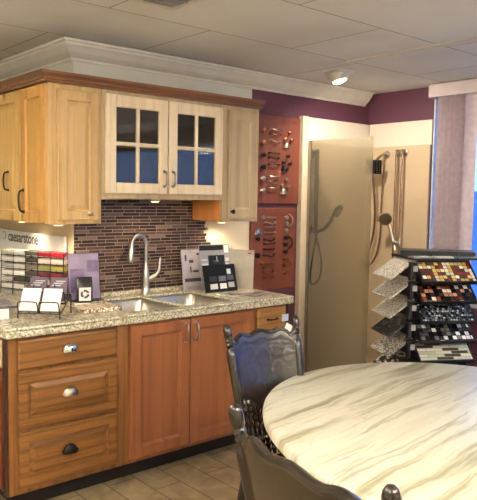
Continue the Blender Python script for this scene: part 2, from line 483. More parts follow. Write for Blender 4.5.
b = B(); box(b, XR+.05, XR+.056, WY0+.04, WY1-.04, WZ0+.04, WZ1-.04); obj('window_glass', b, M['pane'], w1)
# white crown moulding under the ceiling on the left and back walls
prof = [(0, 2.335), (.014, 2.335), (.016, 2.35), (.03, 2.358), (.05, 2.375), (.07, 2.40), (.082, 2.412), (.086, 2.425), (.098, 2.428), (.10, ZC), (0, ZC)]
b = B()
path = [((.64, 2.6), (-1, 0)), ((.64, 0), (-1, -1)), ((XR-.06, 0), (0, -1))]
R_ = [[b.verts.new((p[0]+d[0]*o, p[1]+d[1]*o, z)) for o, z in prof] for p, d in path]
for a, c in zip(R_, R_[1:]):
    for k in range(len(prof)):
        b.faces.new((a[k], a[(k+1) % len(prof)], c[(k+1) % len(prof)], c[k]))
b.faces.new(R_[0]); b.faces.new(R_[-1])
struct('trim_1', b, M['crown'])
# painted batten over a ceiling seam
b = B(); box(b, 2.15, 2.21, -3.2, -.79, ZC-.006, ZC); struct('trim_2', b, plain('batten', (214, 204, 184), .7, 0, .02), bevel=.002)
# the pale siding of the house outside the window
b = B()
for k in range(16): box(b, 6.5+.01*(k % 2), 6.6, -8, 3, -.4+.13*k, -.4+.13*k+.125)
tag(set_origin(obj('siding_wall', b, M['outside_wall']), (6.5, -2, -.4)), 'blue lit horizontal siding outside the window behind the blinds', 'wall')['kind'] = 'structure'

# ------------------------------------------------------------------ base cabinets
def cup_pull(x, y, z, mat, parent, w=.082):
    b = B(); n = 14; m = 7
    grid = []
    for j in range(m+1):
        ph = PI/2*j/m
        grid.append([b.verts.new((x+math.cos(PI*k/n)*w/2*math.cos(ph*.98), y-math.sin(ph)*.026-.001, z-.016+math.sin(PI*k/n)*.046*math.cos(ph*.98)**.8)) for k in range(n+1)])
    for r, s in zip(grid, grid[1:]):
        for k in range(n): b.faces.new((r[k], r[k+1], s[k+1], s[k]))
    bmesh.ops.remove_doubles(b, verts=b.verts, dist=.0002)
    bmesh.ops.solidify(b, geom=list(b.faces), thickness=.002)
    cyl(b, (x-w/2+.004, y, z-.006), (x-w/2+.004, y-.006, z-.006), .008, 10)
    cyl(b, (x+w/2-.004, y, z-.006), (x+w/2-.004, y-.006, z-.006), .008, 10)
    return obj('cup_pull', b, mat, parent, smooth=True)

def bar_pull(p0, p1, out, mat, parent, name='bar_pull', r=.006):
    p0, p1, out = Vector(p0), Vector(p1), Vector(out); d = p1-p0
    b = B()
    tube(b, spline([p0, p0+out*.7+d*.04, p0+out+d*.2, p0+out*1.08+d*.5, p0+out+d*.8, p1+out*.7-d*.04, p1], 5), r, 8)
    cyl(b, p0, p0+out*.12, r*1.7, 10); cyl(b, p1, p1+out*.12, r*1.7, 10)
    return obj(name, b, mat, parent, smooth=True)

ZB = .875; ZT = .925      # underside and top of the worktop
# drawer cabinet on the corner
t = thing('drawer_cabinet', 'oak three-drawer base cabinet with cup pulls at the left corner of the counter', 'cabinet', (.33, -.3, 0))
b = B(); box(b, .0, .655, -.61, -.02, .10, ZB); obj('body', b, M['oak_stile'], t, bevel=.002)
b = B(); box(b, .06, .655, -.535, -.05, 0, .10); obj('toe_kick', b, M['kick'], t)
for (z0, z1, rg, pm, pz) in ((.715, .862, SLAB(), 'chrome', .792), (.425, .70, RAISED(.02, .05), 'nickel', .568), (.130, .408, RAISED(.02, .05), 'bronze', .274)):
    b = B(); rings(b, .042, .578, z0, z1, rg, front(-.61))
    d = obj('drawer', b, M['oak'], t)
    cup_pull(.305, -.631, pz, M[pm], d)
b = B(); rings(b, -.558, -.06, .725, .862, SLAB(), left(0)); e = obj('end_drawer_front', b, M['greige'], t); e['label'] = 'pale drawer front on the left end'
b = B(); rings(b, -.558, -.06, .125, .71, RAISED(.02, .05), left(0)); e = obj('end_door', b, M['redwood'], t); e['label'] = 'reddish door on the left end'
b = B(); box(b, -.012, .0, -.606, -.566, .10, ZB); e = obj('end_stile', b, M['darkwood'], t, bevel=.002); e['label'] = 'dark stile on the left end'
# return run behind the corner
t = thing('return_base_cabinet', 'oak base cabinet on the left return of the counter, behind the corner drawers', 'cabinet', (.31, .7, 0))
b = B(); box(b, .0, .63, .0, 1.45, .10, ZB); obj('body', b, M['oak_stile'], t, bevel=.002)
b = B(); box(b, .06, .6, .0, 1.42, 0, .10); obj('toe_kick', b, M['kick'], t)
for k in range(3):
    b = B(); rings(b, .03+.475*k, .47+.475*k, .13, .86, RAISED(), left(0)); d = obj('door', b, M['redwood'], t)
    b = B(); ball(b, (-.04, .43+.475*k, .75), .014); cyl(b, (-.018, .43+.475*k, .75), (-.04, .43+.475*k, .75), .006); obj('knob', b, M['nickel'], d, smooth=True)
# sink cabinet
t = thing('sink_cabinet', 'reddish cherry base cabinet with two doors under the sink', 'cabinet', (1.1, -.3, 0))
b = B(); cells(b, [.657, .672, 1.533, 1.548], [-.61, -.59, -.03, -.01], lambda i, j: not (i == 1 and j == 1), .10, ZB-.001)
box(b, .675, 1.53, -.59, -.03, .10, .12); obj('body', b, M['cherry'], t)
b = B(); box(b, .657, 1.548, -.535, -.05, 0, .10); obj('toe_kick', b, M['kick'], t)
for x0, x1, px in ((.662, 1.050, 1.018), (1.056, 1.538, 1.088)):
    b = B(); rings(b, x0, x1, .125, .862, FLAT(.021, .06), front(-.61)); d = obj('door', b, M['cherry'], t)
    bar_pull((px, -.631, .835), (px, -.631, .735), (0, -.028, 0), M['steel'], d)
# end cabinet
t = thing('end_cabinet', 'narrow pale oak base cabinet at the right end of the counter', 'cabinet', (1.7, -.3, 0))
b = B(); box(b, 1.55, 1.838, -.61, -.01, .10, ZB); obj('body', b, M['oak_stile'], t, bevel=.002)
b = B(); box(b, 1.55, 1.838, -.535, -.05, 0, .10); obj('toe_kick', b, M['kick'], t)
b = B(); box(b, 1.839, 1.852, -.615, -.005, 0, ZB); e = obj('end_panel', b, M['darkwood'], t); e['label'] = 'dark end panel'
b = B(); rings(b, 1.572, 1.815, .725, .862, SLAB(), front(-.61)); d = obj('drawer', b, M['oak_pale'], t)
bar_pull((1.655, -.631, .79), (1.735, -.631, .79), (0, -.024, 0), M['bronze'], d, r=.005)
b = B(); rings(b, 1.572, 1.815, .125, .71, RAISED(), front(-.61)); d = obj('door', b, M['oak_pale'], t)
bar_pull((1.60, -.631, .68), (1.60, -.631, .60), (0, -.024, 0), M['bronze'], d, r=.005)

# worktop with two sink cut-outs and the low granite upstand
S1 = (.68, 1.045); S2 = (1.08, 1.44); SY = (-.55, -.105)
ZS_ = ZB+.035
b = B()
xs = [-.025, .62, S1[0], S1[1], S2[0], S2[1], 1.875]; ys = [-.645, SY[0], SY[1], -.002, 1.46]
cells(b, xs, ys, lambda i, j: (j < 3 or i == 0) and not (j == 1 and i in (2, 4)), ZS_, ZT)
cells(b, [-.025, -.0, .60, .62, 1.855, 1.875], [-.645, -.612, -.002, 1.46], lambda i, j: (j == 0) or (i in (0, 2) and j == 2) or (i == 0) or (i == 4 and j == 1), ZB, ZS_-.0005)
ct = obj('countertop', b, M['granite'], bevel=.008, seg=3)
tag(set_origin(ct, (.9, -.3, ZB)), 'speckled beige granite countertop with a polished edge wrapping the corner', 'countertop')
b = B(); box(b, .645, 1.86, -.022, -.001, ZT, ZT+.028)
up = obj('upstand', b, M['granite'], ct, bevel=.003)

# sink
t = thing('kitchen_sink', 'double bowl stainless steel sink set under the granite countertop', 'sink', (1.075, -.34, .72))
def bowl(x0, x1, y0, y1, dz):
    b = B(); n = 5; r = .045
    def loop(ins, z, rr):
        pts = []
        for cx, cy, a0 in ((x1-ins-rr, y1-ins-rr, 0), (x0+ins+rr, y1-ins-rr, PI/2), (x0+ins+rr, y0+ins+rr, PI), (x1-ins-rr, y0+ins+rr, 1.5*PI)):
            for k in range(n+1): pts.append((cx+rr*math.cos(a0+PI/2*k/n), cy+rr*math.sin(a0+PI/2*k/n), z))
        return [b.verts.new(p) for p in pts]
    zt = ZS_-.001
    L = [loop(-.018, zt, .05), loop(-.002, zt, r), loop(.004, zt-.01, r), loop(.012, zt-dz+.03, r), loop(.04, zt-dz, r*.8),
         loop(.0395, zt-dz-.002, r*.8), loop(.010, zt-dz+.03, r), loop(.002, zt-.012, r), loop(-.018, zt-.003, .05)]
    for p, q in zip(L, L[1:]):
        if p is L[4]: continue
        for k in range(len(p)): b.faces.new((p[k], p[(k+1) % len(p)], q[(k+1) % len(p)], q[k]))
    for k in range(len(L[0])): b.faces.new((L[-1][k], L[-1][(k+1) % len(L[0])], L[0][(k+1) % len(L[0])], L[0][k]))
    b.faces.new(L[4]); b.faces.new(L[5][::-1])
    return b
for sx in (S1, S2):
    bo = obj('bowl', bowl(sx[0], sx[1], SY[0], SY[1], .19), M['steel'], t, smooth=True)
    cx, cy = (sx[0]+sx[1])/2, -.33
    b = B(); lathe(b, (cx, cy, ZS_-.1905), (cx, cy, ZS_-.185), [(0, .04), (.6, .042), (1, .036)], 18); obj('drain', b, M['chrome'], bo, smooth=True)

# faucet
t = thing('kitchen_faucet', 'brushed steel gooseneck pull-down faucet behind the sink', 'faucet', (1.115, -.062, ZT))
fx, fy = 1.115, -.062
b = B(); lathe(b, (fx, fy, ZT), (fx, fy, ZT+.20), [(0, .03), (.03, .031), (.06, .026), (.3, .024), (.55, .026), (.7, .02), (1, .0135)], 18); obj('base_body', b, M['steel'], t, smooth=True)
b = B()
dx, dy = -.99, -.12
nk = [(fx, fy, ZT+.19), (fx, fy, ZT+.28)]
for k in range(0, 9):
    a = PI*k/8*1.0
    rr = .058
    nk.append((fx+dx*rr*(1-math.cos(a)), fy+dy*rr*(1-math.cos(a)), ZT+.325+.055*math.sin(a)))
ex, ey = fx+dx*.116, fy+dy*.116
tube(b, spline(nk, 4), .0125, 10); obj('spout', b, M['steel'], t, smooth=True)
b = B(); lathe(b, (ex, ey, ZT+.335), (ex-.012, ey-.008, ZT+.215), [(0, .0135), (.1, .016), (.5, .017), (.85, .02), (1, .017)], 14); obj('spray_head', b, M['steel'], t, smooth=True)
b = B(); lathe(b, (fx, fy, ZT+.09), (fx+.06, fy-.03, ZT+.125), [(0, .017), (.8, .016), (1, .012)], 12)
tube(b, spline([(fx+.052, fy-.026, ZT+.12), (fx+.075, fy-.035, ZT+.15), (fx+.082, fy-.035, ZT+.2), (fx+.086, fy-.036, ZT+.235)], 5), [.009]*8+[.008]*4+[.006]*4, 8)
obj('lever', b, M['steel'], t, smooth=True)

# backsplash with a stepped right edge
b = B(); rh = .0205; z = ZT+.029; k = 0
def edge(z, k):
    e = 1.632+[0, .012, -.014, .02, -.008][k % 5]
    if z < 1.25: e = 1.655+.06*((1.25-z)/.3)+[.0, .02, -.012, .03][k % 4]
    return e
while z < 1.545-rh:
    # rows behind the upper cabinets stop at the cabinet underside
    box(b, .646, edge(z, k), -.009, -.001, z, z+rh); z += rh; k += 1
bs = obj('tile_backsplash', b, M['mosaic'])
bmesh_fix = bs
tag(set_origin(bs, (1.1, -.005, ZT+.029)), 'brown and taupe linear glass mosaic backsplash behind the sink', 'backsplash')

# ------------------------------------------------------------------ upper cabinets
ZU, ZV = 1.395, 2.14
def knob(p, d, mat, parent, r=.015):
    p = Vector(p); d = Vector(d)
    b = B(); lathe(b, p, p+d*.028, [(0, .009), (.1, .006), (.5, .006), (.62, r*.9), (.8, r), (.95, r*.7), (1, .002)], 14)
    return obj('knob', b, mat, parent, smooth=True)

t = thing('corner_wall_cabinet', 'tan oak wall cabinet at the corner, honey coloured door on its left end', 'cabinet', (.49, -.16, ZU))
b = B(); box(b, .34, .652, -.32, -.001, ZU, ZV); obj('body', b, M['tan'], t, bevel=.002)
b = B(); rings(b, .385, .628, ZU+.022, ZV-.03, RAISED(.02, .052), front(-.32)); d = obj('door', b, M['tan'], t)
knob((.565, -.34, 1.455), (0, -1, 0), M['nickel'], d)
b = B(); rings(b, -.318, -.008, ZU+.004, ZV-.008, RAISED(.02, .06), left(.34)); d = obj('end_door', b, M['honey'], t); d['label'] = 'honey coloured door on the left end'
bar_pull((.32, -.043, 1.575), (.32, -.05, 1.455), (-.028, 0, 0), M['bronze'], d, r=.006)
t = thing('return_wall_cabinet', 'yellow knotty maple wall cabinet at the far left above the sample display', 'cabinet', (.49, .6, ZU))
b = B(); box(b, .34, .638, .0, 1.2, ZU, ZV); obj('body', b, M['maple'], t, bevel=.002)
for k in range(3):
    b = B(); rings(b, .012+.39*k, .385+.39*k, ZU+.004, ZV-.008, RAISED(.02, .06), left(.34)); d = obj('door', b, M['maple'], t)
    yy = .17 if k == 0 else .06+.39*k
    bar_pull((.32, yy, 1.68), (.32, yy, 1.575), (-.028, 0, 0), M['bronze'], d, r=.005)

t = thing('glass_door_cabinet', 'blond wall cabinet with two four-pane glass doors above the sink', 'cabinet', (1.09, -.16, 1.535))
x0, x1, z0 = .654, 1.522, 1.535
b = B()
box(b, x0, x0+.018, -.31, -.01, z0, ZV); box(b, x1-.018, x1, -.31, -.01, z0, ZV)
box(b, x0, x1, -.31, -.01, z0, z0+.03); box(b, x0, x1, -.31, -.01, ZV-.02, ZV); box(b, x0, x1, -.025, -.01, z0, ZV)
obj('body', b, [M['inside']], t)
b = B()
for u0, u1 in ((x0, x0+.04), (x1-.04, x1), (1.07, 1.11)): box(b, u0, u1, -.32, -.30, z0, ZV)
box(b, x0, x1, -.3205, -.3, z0, z0+.04); box(b, x0, x1, -.3205, -.3, ZV-.03, ZV)
obj('face_frame', b, M['greige'], t, bevel=.0015)
b = B(); box(b, x0+.02, x1-.02, -.29, -.03, 1.83, 1.848); obj('shelf', b, M['inside'], t)
for u0, u1, hx in ((.675, 1.086, 1.060), (1.095, 1.508, 1.122)):
    v0, v1 = 1.566, 2.118; rl = .062
    b = B()
    for a in ((u0, u0+rl, v0, v1), (u1-rl, u1, v0, v1), (u0+rl, u1-rl, v0, v0+rl), (u0+rl, u1-rl, v1-rl-.006, v1)):
        rings(b, *a, [(0, 0), (0, .016), (.004, .020)], front(-.322))
    um, vm = (u0+u1)/2, (v0+v1)/2+.005
    rings(b, um-.011, um+.011, v0+rl-.002, v1-rl-.004, [(0, .004), (0, .015), (.005, .018)], front(-.322))
    rings(b, u0+rl-.002, u1-rl+.002, vm-.011, vm+.011, [(0, .004), (0, .015), (.005, .0178)], front(-.322))
    d = obj('door', b, M['blond'], t)
    for pu0, pu1 in ((u0+rl, um-.011), (um+.011, u1-rl)):
        for pv0, pv1 in ((v0+rl, vm-.011), (vm+.011, v1-rl-.006)):
            b = B(); box(b, pu0-.004, pu1+.004, -.330, -.3265, pv0-.004, pv1+.004); obj('pane', b, M['pane'], d)
    bar_pull((hx, -.342, 1.70), (hx, -.342, 1.612), (0, -.026, 0), M['nickel'], d, r=.006)

t = thing('right_wall_cabinet', 'tall greige wall cabinet with one narrow door at the right end', 'cabinet', (1.68, -.16, ZU))
b = B(); box(b, 1.524, 1.832, -.32, -.001, ZU, ZV); obj('body', b, M['greige'], t, bevel=.002)
b = B(); box(b, 1.5205, 1.5235, -.302, -.004, ZU+.002, 1.532); e = obj('side_panel', b, M['orange_ply'], t); e['label'] = 'orange side panel'
b = B(); rings(b, 1.562, 1.808, ZU+.022, ZV-.03, FLAT(.02, .055), front(-.32)); d = obj('door', b, M['greige'], t)
knob((1.588, -.34, 1.462), (0, -1, 0), M['bronze'], d)

# brown cornice along the tops of the wall cabinets
cp = [(0, 2.141), (.006, 2.141), (.009, 2.149), (.020, 2.154), (.023, 2.164), (.036, 2.178), (.040, 2.181), (.042, 2.192), (0, 2.192)]
b = B()
pth = [((.32, 1.2), (-1, 0)), ((.32, -.34), (-1, -1)), ((1.834, -.34), (0, -1))]
R_ = [[b.verts.new((p[0]+d[0]*o, p[1]+d[1]*o, z)) for o, z in cp] for p, d in pth]
for a, c in zip(R_, R_[1:]):
    for k in range(len(cp)): b.faces.new((a[k], a[(k+1) % len(cp)], c[(k+1) % len(cp)], c[k]))
b.faces.new(R_[0]); b.faces.new(R_[-1])
box(b, .325, 1.836, -.335, -.002, 2.141, 2.15); box(b, .325, .638, -.002, 1.2, 2.141, 2.15)
co = obj('cornice', b, M['cornice'])
tag(set_origin(co, (1, -.2, 2.141)), 'brown stained wooden cornice running along the tops of the wall cabinets', 'cornice')

# lights under the wall cabinets
for i, (x, y, z, e, lab) in enumerate(((.50, -.1, ZU, 1.7, 'small round puck light under the corner wall cabinet'),
        (1.70, -.10, ZU, 1.1, 'small round puck light under the greige right wall cabinet'),
        (.50, .40, ZU, 1.5, 'small round puck light under the yellow maple wall cabinet'),
        (1.09, -.2, 1.535, 1.2, 'small round puck light under the glass door cabinet'))):
    t = thing('puck_light', lab, 'light', (x, y, z), 0, 'lights under the wall cabinets')
    b = B(); lathe(b, (x, y, z), (x, y, z-.016), [(0, .034), (.8, .033), (1, .026)], 18); obj('housing', b, M['plastic_white'], t, smooth=True)
    b = B(); lathe(b, (x, y, z-.0162), (x, y, z-.018), [(0, .025), (1, .022)], 18); obj('lens', b, M['puck'], t)
    la = bpy.data.lights.new('puck_glow', 'SPOT'); la.energy = e; la.color = (1, .78, .5); la.shadow_soft_size = .025; la.spot_size = math.radians(150); la.spot_blend = .6
    lo = bpy.data.objects.new('puck_glow', la); C.objects.link(lo); lo.parent = t; lo.location = (0, 0, -.03)

# ------------------------------------------------------------------ hardware sample boards
def pull_at(x, z, mat, parent, style, L=.105):
    y = -.018
    b = B(); c = [(x-L/2, y, z), (x-L/2+.006, y-.018, z), (x-L/6, y-.026, z+(-.008 if style else 0)), (x, y-.027, z+(-.011 if style else 0)), (x+L/6, y-.026, z+(-.008 if style else 0)), (x+L/2-.006, y-.018, z), (x+L/2, y, z)]
    tube(b, spline(c, 4), .0048, 7)
    ball(b, (x-L/2, y-.002, z), .0085, n=8); ball(b, (x+L/2, y-.002, z), .0085, n=8)
    return obj('pull', b, mat, parent, smooth=True)
def knob_at(x, z, mat, parent, r=.016):
    b = B(); lathe(b, (x, -.018, z), (x, -.048, z), [(0, r*.7), (.15, .007), (.5, .007), (.65, r), (.85, r), (1, r*.4)], 12)
    return obj('knob', b, mat, parent, smooth=True)
def cup_at(x, z, mat, parent):
    return cup_pull(x, -.018, z, mat, parent, .07)
def board(z0, z1, x0, x1, lab):
    t = thing('hardware_board', lab, 'display board', ((x0+x1)/2, -.01, z0))
    b = B(); box(b, x0, x1, -.018, -.001, z0, z1); obj('panel', b, M['red_board'], t, bevel=.003)
    Mx = basis((x0+.16, -.0182, z1-.062), (1, 0, 0), (0, 0, 1), (0, -1, 0))
    obj('heading', text_bm('CLASSIC', .05, Mx), M['red_ink'], t)
    b = B(); box(b, x1-.085, x1-.02, -.0188, -.018, z1-.045, z1-.028); obj('maker_mark', b, M['red_ink'], t)
    return t
t = board(1.512, 2.162, 2.075, 2.535, 'upper red-brown board of cabinet pulls and knobs beside the shower')
for g, (dz, m1, m2) in enumerate(((0, 'nickel', 'copper'), (-.175, 'bronze', 'bronze'), (-.35, 'nickel', 'nickel'))):
    for k, z in enumerate((2.062, 2.028, 1.978)): pull_at(2.27-.008*g, z+dz, M[m1 if k != 1 else m2], t, k % 2 == 1 or g == 0)
    for x, z in ((2.41, 2.045), (2.365, 1.997), (2.432, 1.99)): knob_at(x-.012*g, z+dz, M[m1 if g else m2], t, .014)
    cup_at(2.387-.01*g, 1.95+dz, M[m1], t)
    for z in (2.045, 1.955): knob_at(2.145, z+dz, M[m2], t, .019)
t = board(.862, 1.478, 2.045, 2.505, 'lower red-brown board of cabinet pulls and knobs above the counter end')
for k, z in enumerate((1.41, 1.372, 1.338, 1.296, 1.245, 1.212, 1.172, 1.13, 1.066, 1.034, 1.0, .956)):
    pull_at(2.235-.004*(k//4), z, M[('nickel', 'bronze', 'copper')[k//4]], t, k % 3 == 1)
for k, z in enumerate((1.408, 1.362, 1.31, 1.252, 1.2, 1.145, 1.09, 1.045, .985)):
    knob_at(2.395-.004*(k//3), z, M[('nickel', 'bronze', 'copper')[k//3]], t, .017)
for k, z in enumerate((1.385, 1.215, 1.05)):
    b = B(); tube(b, spline([(2.428, -.018, z+.05), (2.448, -.035, z+.03), (2.456, -.04, z), (2.448, -.035, z-.03), (2.428, -.018, z-.05)], 5), .006, 8)
    obj('bail_pull', b, M[('nickel', 'bronze', 'copper')[k]], t, smooth=True)
for k, (x, z) in enumerate(((2.10, 1.30), (2.105, 1.25), (2.10, 1.13), (2.15, 1.41), (2.15, 1.066))):
    knob_at(x, z, M[('chrome', 'bronze', 'bronze', 'nickel', 'copper')[k]], t, .022 if k in (0, 2) else .015)
cup_at(2.115, 1.30, M['chrome'], t)

# ------------------------------------------------------------------ shower display
t = thing('shower_surround', 'beige acrylic shower wall panels with a cream jamb in the right corner', 'shower wall', (2.95, -.02, 0))
ZS = 2.185
b = B(); box(b, 2.60, XR-.002, -.024, -.002, .06, 1.99); obj('back_panel', b, M['surround'], t, bevel=.002)
b = B(); box(b, 2.60, XR-.002, -.016, -.002, 1.991, ZS); obj('upper_band', b, M['surround_pale'], t, bevel=.002)
b = B(); box(b, XR-.024, XR-.002, -.632, -.026, .06, 1.99); obj('side_panel', b, M['surround'], t, bevel=.002)
b = B(); box(b, XR-.016, XR-.002, -.638, -.026, 1.991, ZS); obj('upper_band', b, M['surround_pale'], t, bevel=.002)
b = B(); box(b, 2.535, 2.598, -.05, -.002, 0, ZS); obj('jamb', b, M['jamb'], t, bevel=.004)
b = B(); cells(b, [2.60, 2.64, 3.30, XR-.002], [-.90, -.84, -.07, -.03], lambda i, j: True, 0, .05); e = obj('shower_tray', b, M['plastic_white'], t, bevel=.01)
GX = 2.588
t = thing('shower_glass_panel', 'tall frosted glass shower panel standing out from the wall beside the red boards', 'glass panel', (2.61, -.36, .05))
b = B(); box(b, 2.606, 2.613, -.665, -.052, .052, 2.0); obj('glass', b, M['shower_glass'], t)
b = B(); box(b, 2.6, 2.603, -.07, -.052, .052, 2.0); box(b, 2.616, 2.619, -.07, -.052, .052, 2.0); box(b, 2.6, 2.619, -.0519, -.0505, .052, 2.0); obj('wall_channel', b, M['nickel'], t)

# dark rail shower behind the glass
t = thing('hand_shower_rail', 'dark bronze slide rail with hand shower seen blurred through the frosted glass', 'shower', (2.72, -.05, 1.3))
rx = 2.664
b = B(); cyl(b, (rx, -.085, 1.28), (rx, -.085, 1.935), .017, 14); obj('rail', b, M['bronze'], t, smooth=True)
for z in (1.905, 1.31):
    b = B(); cyl(b, (rx, -.026, z), (rx, -.085, z), .022, 12); lathe(b, (rx, -.0245, z), (rx, -.036, z), [(0, .036), (1, .03)], 16); obj('bracket', b, M['bronze'], t, smooth=True)
b = B(); tube(b, spline([(rx-.02, -.12, 1.30), (rx+.05, -.14, 1.325), (rx+.105, -.15, 1.38), (rx+.145, -.15, 1.44)], 6), .016, 10); ha = obj('hand_shower', b, M['bronze'], t, smooth=True)
b = B(); lathe(b, (rx+.150, -.145, 1.475), (rx+.185, -.175, 1.450), [(0, .02), (.4, .05), (1, .052)], 18); obj('spray_face', b, M['bronze'], ha, smooth=True)
b = B(); tube(b, spline([(rx-.02, -.12, 1.29), (rx-.045, -.11, 1.12), (rx-.06, -.10, .98), (rx-.02, -.08, .885), (rx+.07, -.07, .91), (rx+.11, -.06, 1.02), (rx+.09, -.05, 1.15), (rx+.04, -.05, 1.27)], 6), .0075, 8); obj('hose', b, M['bronze'], t, smooth=True)

# shower head on an arm, right wall
XW = XR-.0245
t = thing('fixed_shower_head', 'square-faced shower head on a short bent arm with hose on the right shower wall', 'shower', (XW, -.22, 1.92))
ay, az = -.218, 1.925
b = B(); lathe(b, (XW, ay, az), (XW-.014, ay, az), [(0, .034), (.6, .03), (1, .016)], 18); obj('flange', b, M['nickel'], t, smooth=True)
b = B(); tube(b, spline([(XW-.005, ay, az), (XW-.05, ay+.005, az-.005), (XW-.1, ay+.015, az-.04), (XW-.135, ay+.02, az-.08)], 5), .011, 10); obj('arm', b, M['nickel'], t, smooth=True)
b = B()
hn = Vector((-.72, -.48, -.50)).normalized(); hx = Vector((.55, -.83, 0)).normalized(); hy = hn.cross(hx)
Mh = basis((XW-.15, ay+.005, az-.105), hx, hy, hn)
v = box(b, -.06, .06, -.06, .06, -.012, .016, M=Mh)
lathe(b, Mh @ Vector((0, 0, -.045)), Mh @ Vector((0, 0, -.012)), [(0, .018), (1, .03)], 14)
hd = obj('shower_head', b, M['black'], t, bevel=.006)
b = B()
for i in range(5):
    for j in range(5):
        p = Mh @ Vector((-.044+.022*i, -.044+.022*j, .0162)); q = Mh @ Vector((-.044+.022*i, -.044+.022*j, .019))
        cyl(b, p, q, .0065, 6)
obj('nozzles', b, M['nickel'], hd)
b = B(); tube(b, spline([(XW-.14, ay+.03, az-.13), (XW-.11, ay+.035, az-.25), (XW-.07, ay+.045, az-.45), (XW-.06, ay+.06, az-.65), (XW-.06, ay+.11, az-.83), (XW-.05, ay+.13, az-.95)], 6), .0095, 8); obj('handle_hose', b, M['hose'], t, smooth=True)
b = B(); tube(b, spline([(XW-.016, ay+.005, az-.02), (XW-.02, ay+.012, az-.2), (XW-.02, ay+.02, az-.45), (XW-.025, ay+.02, az-.68), (XW-.03, ay+.06, az-.86), (XW-.04, ay+.13, az-.93), (XW-.045, ay+.2, az-.88)], 6), .0075, 8); obj('hose', b, M['hose'], t, smooth=True)

def slide_bar(y, lab):
    t = thing('shower_slide_bar', lab, 'shower', (XW, y, 1.0))
    b = B(); cyl(b, (XW-.045, y, 1.02), (XW-.045, y, 1.96), .0095, 12); obj('bar', b, M['hose'], t, smooth=True)
    for z in (1.935, 1.05):
        b = B(); lathe(b, (XW, y, z), (XW-.055, y, z), [(0, .026), (.2, .026), (.3, .016), (.7, .016), (.85, .02), (1, .012)], 14); obj('wall_bracket', b, M['nickel'], t, smooth=True)
    return t
slide_bar(-.352, 'thin metal slide bar on the right shower wall, the one nearer the corner')
t = slide_bar(-.408, 'thin metal slide bar holding a round hand shower, next to the blinds')
b = B(); lathe(b, (XW-.045, -.408, 1.24), (XW-.045, -.408, 1.18), [(0, .018), (.5, .024), (1, .018)], 12); ball(b, (XW-.085, -.40, 1.21), .022); obj('slider', b, M['nickel'], t, smooth=True)
b = B(); tube(b, spline([(XW-.09, -.40, 1.15), (XW-.095, -.375, 1.25), (XW-.105, -.35, 1.34), (XW-.118, -.325, 1.385)], 5), [.012]*4+[.0125]*4+[.014]*4+[.016]*4, 10); ha = obj('hand_shower', b, M['nickel'], t, smooth=True)
b = B(); lathe(b, (XW-.115, -.315, 1.415), (XW-.155, -.345, 1.395), [(0, .02), (.35, .05), (.8, .056), (1, .05)], 20); obj('spray_face', b, M['nickel'], ha, smooth=True)

# ------------------------------------------------------------------ vertical blind
t = thing('vertical_blind', 'pinkish vertical blind bunched at the left end of the blue window', 'blind', (3.30, -.9, .5))
b = B(); box(b, 3.245, 3.262, -5.25, -.675, 2.335, 2.432); box(b, 3.262, XR-.002, -.692, -.675, 2.335, 2.432); box(b, 3.262, XR-.002, -5.25, -5.233, 2.335, 2.432); obj('valance', b, M['valance'], t, bevel=.003)
b = B(); box(b, 3.285, 3.325, -5.2, -.70, 2.40, 2.425); obj('headrail', b, M['frame_white'], t)
def slat(y, ang, x=3.305):
    b = B(); w = .045; n = 6
    a = [(w*(2*k/n-1), .006*(1-(2*k/n-1)**2)) for k in range(n+1)]
    poly = a+[(p, q-.0015) for p, q in a[::-1]]
    ca, sa = math.cos(ang), math.sin(ang)
    prism(b, poly, .55, 2.405, lambda p, q, h: (x+p*ca-q*sa, y+p*sa+q*ca, h))
    return obj('slat', b, M['slat'], t, smooth=True)
for k in range(15): slat(-.775-.0165*k, math.radians(-38+random.uniform(-5, 5)))
for k in range(14): slat(-5.1+.022*k, math.radians(20+random.uniform(-5, 5)))

# ------------------------------------------------------------------ ceiling fixtures
t = thing('ceiling_spotlight', 'recessed white eyeball spotlight lit in the ceiling near the corner', 'light', (2.41, -.495, ZC))
lx, ly = 2.41, -.495
b = B(); lathe(b, (lx, ly, ZC), (lx, ly, ZC-.012), [(0, .105), (.5, .103), (1, .085)], 28); obj('trim_ring', b, M['lampcup'], t, smooth=True)
b = B(); lathe(b, (lx, ly, ZC-.008), (lx+.008, ly-.012, ZC-.06), [(0, .082), (.4, .076), (.8, .06), (1, .054)], 24); obj('lamp_cup', b, M['lampcup'], t, smooth=True)
b = B(); lathe(b, (lx+.0078, ly-.0118, ZC-.058), (lx+.012, ly-.018, ZC-.076), [(0, .05), (.6, .044), (1, .02)], 20); obj('bulb', b, M['bulb'], t, smooth=True)
la = bpy.data.lights.new('spot_glow', 'SPOT'); la.energy = 17; la.color = (1, .9, .77); la.shadow_soft_size = .045; la.spot_size = math.radians(165); la.spot_blend = .8
lo = bpy.data.objects.new('spot_glow', la); C.objects.link(lo); lo.parent = t; lo.location = (.02, -.02, -.10)
lo.rotation_euler = Vector((.55, .05, -1)).to_track_quat('-Z', 'Y').to_euler()

t = thing('ceiling_vent', 'white slotted air vent in the ceiling at the top edge of the view', 'vent', (.52, -1.13, ZC))
b = B()
for x0, x1, y0, y1 in ((.38, .66, -1.02, -.99), (.38, .66, -1.27, -1.24), (.38, .41, -1.24, -1.02), (.63, .66, -1.24, -1.02)): box(b, x0, x1, y0, y1, ZC-.008, ZC)
obj('vent_frame', b, M['crown'], t, bevel=.002)
for k in range(8):
    b = B(); box(b, .41, .63, -.011, .011, -.0012, .0012, M=Matrix.Translation((0, -1.228+.027*k, ZC-.008)) @ Matrix.Rotation(.6, 4, 'X')); obj('louvre', b, M['crown'], t)
b = B(); box(b, .41, .63, -1.24, -1.02, ZC-.0012, ZC-.0002); obj('duct_opening', b, M['kick'], t)

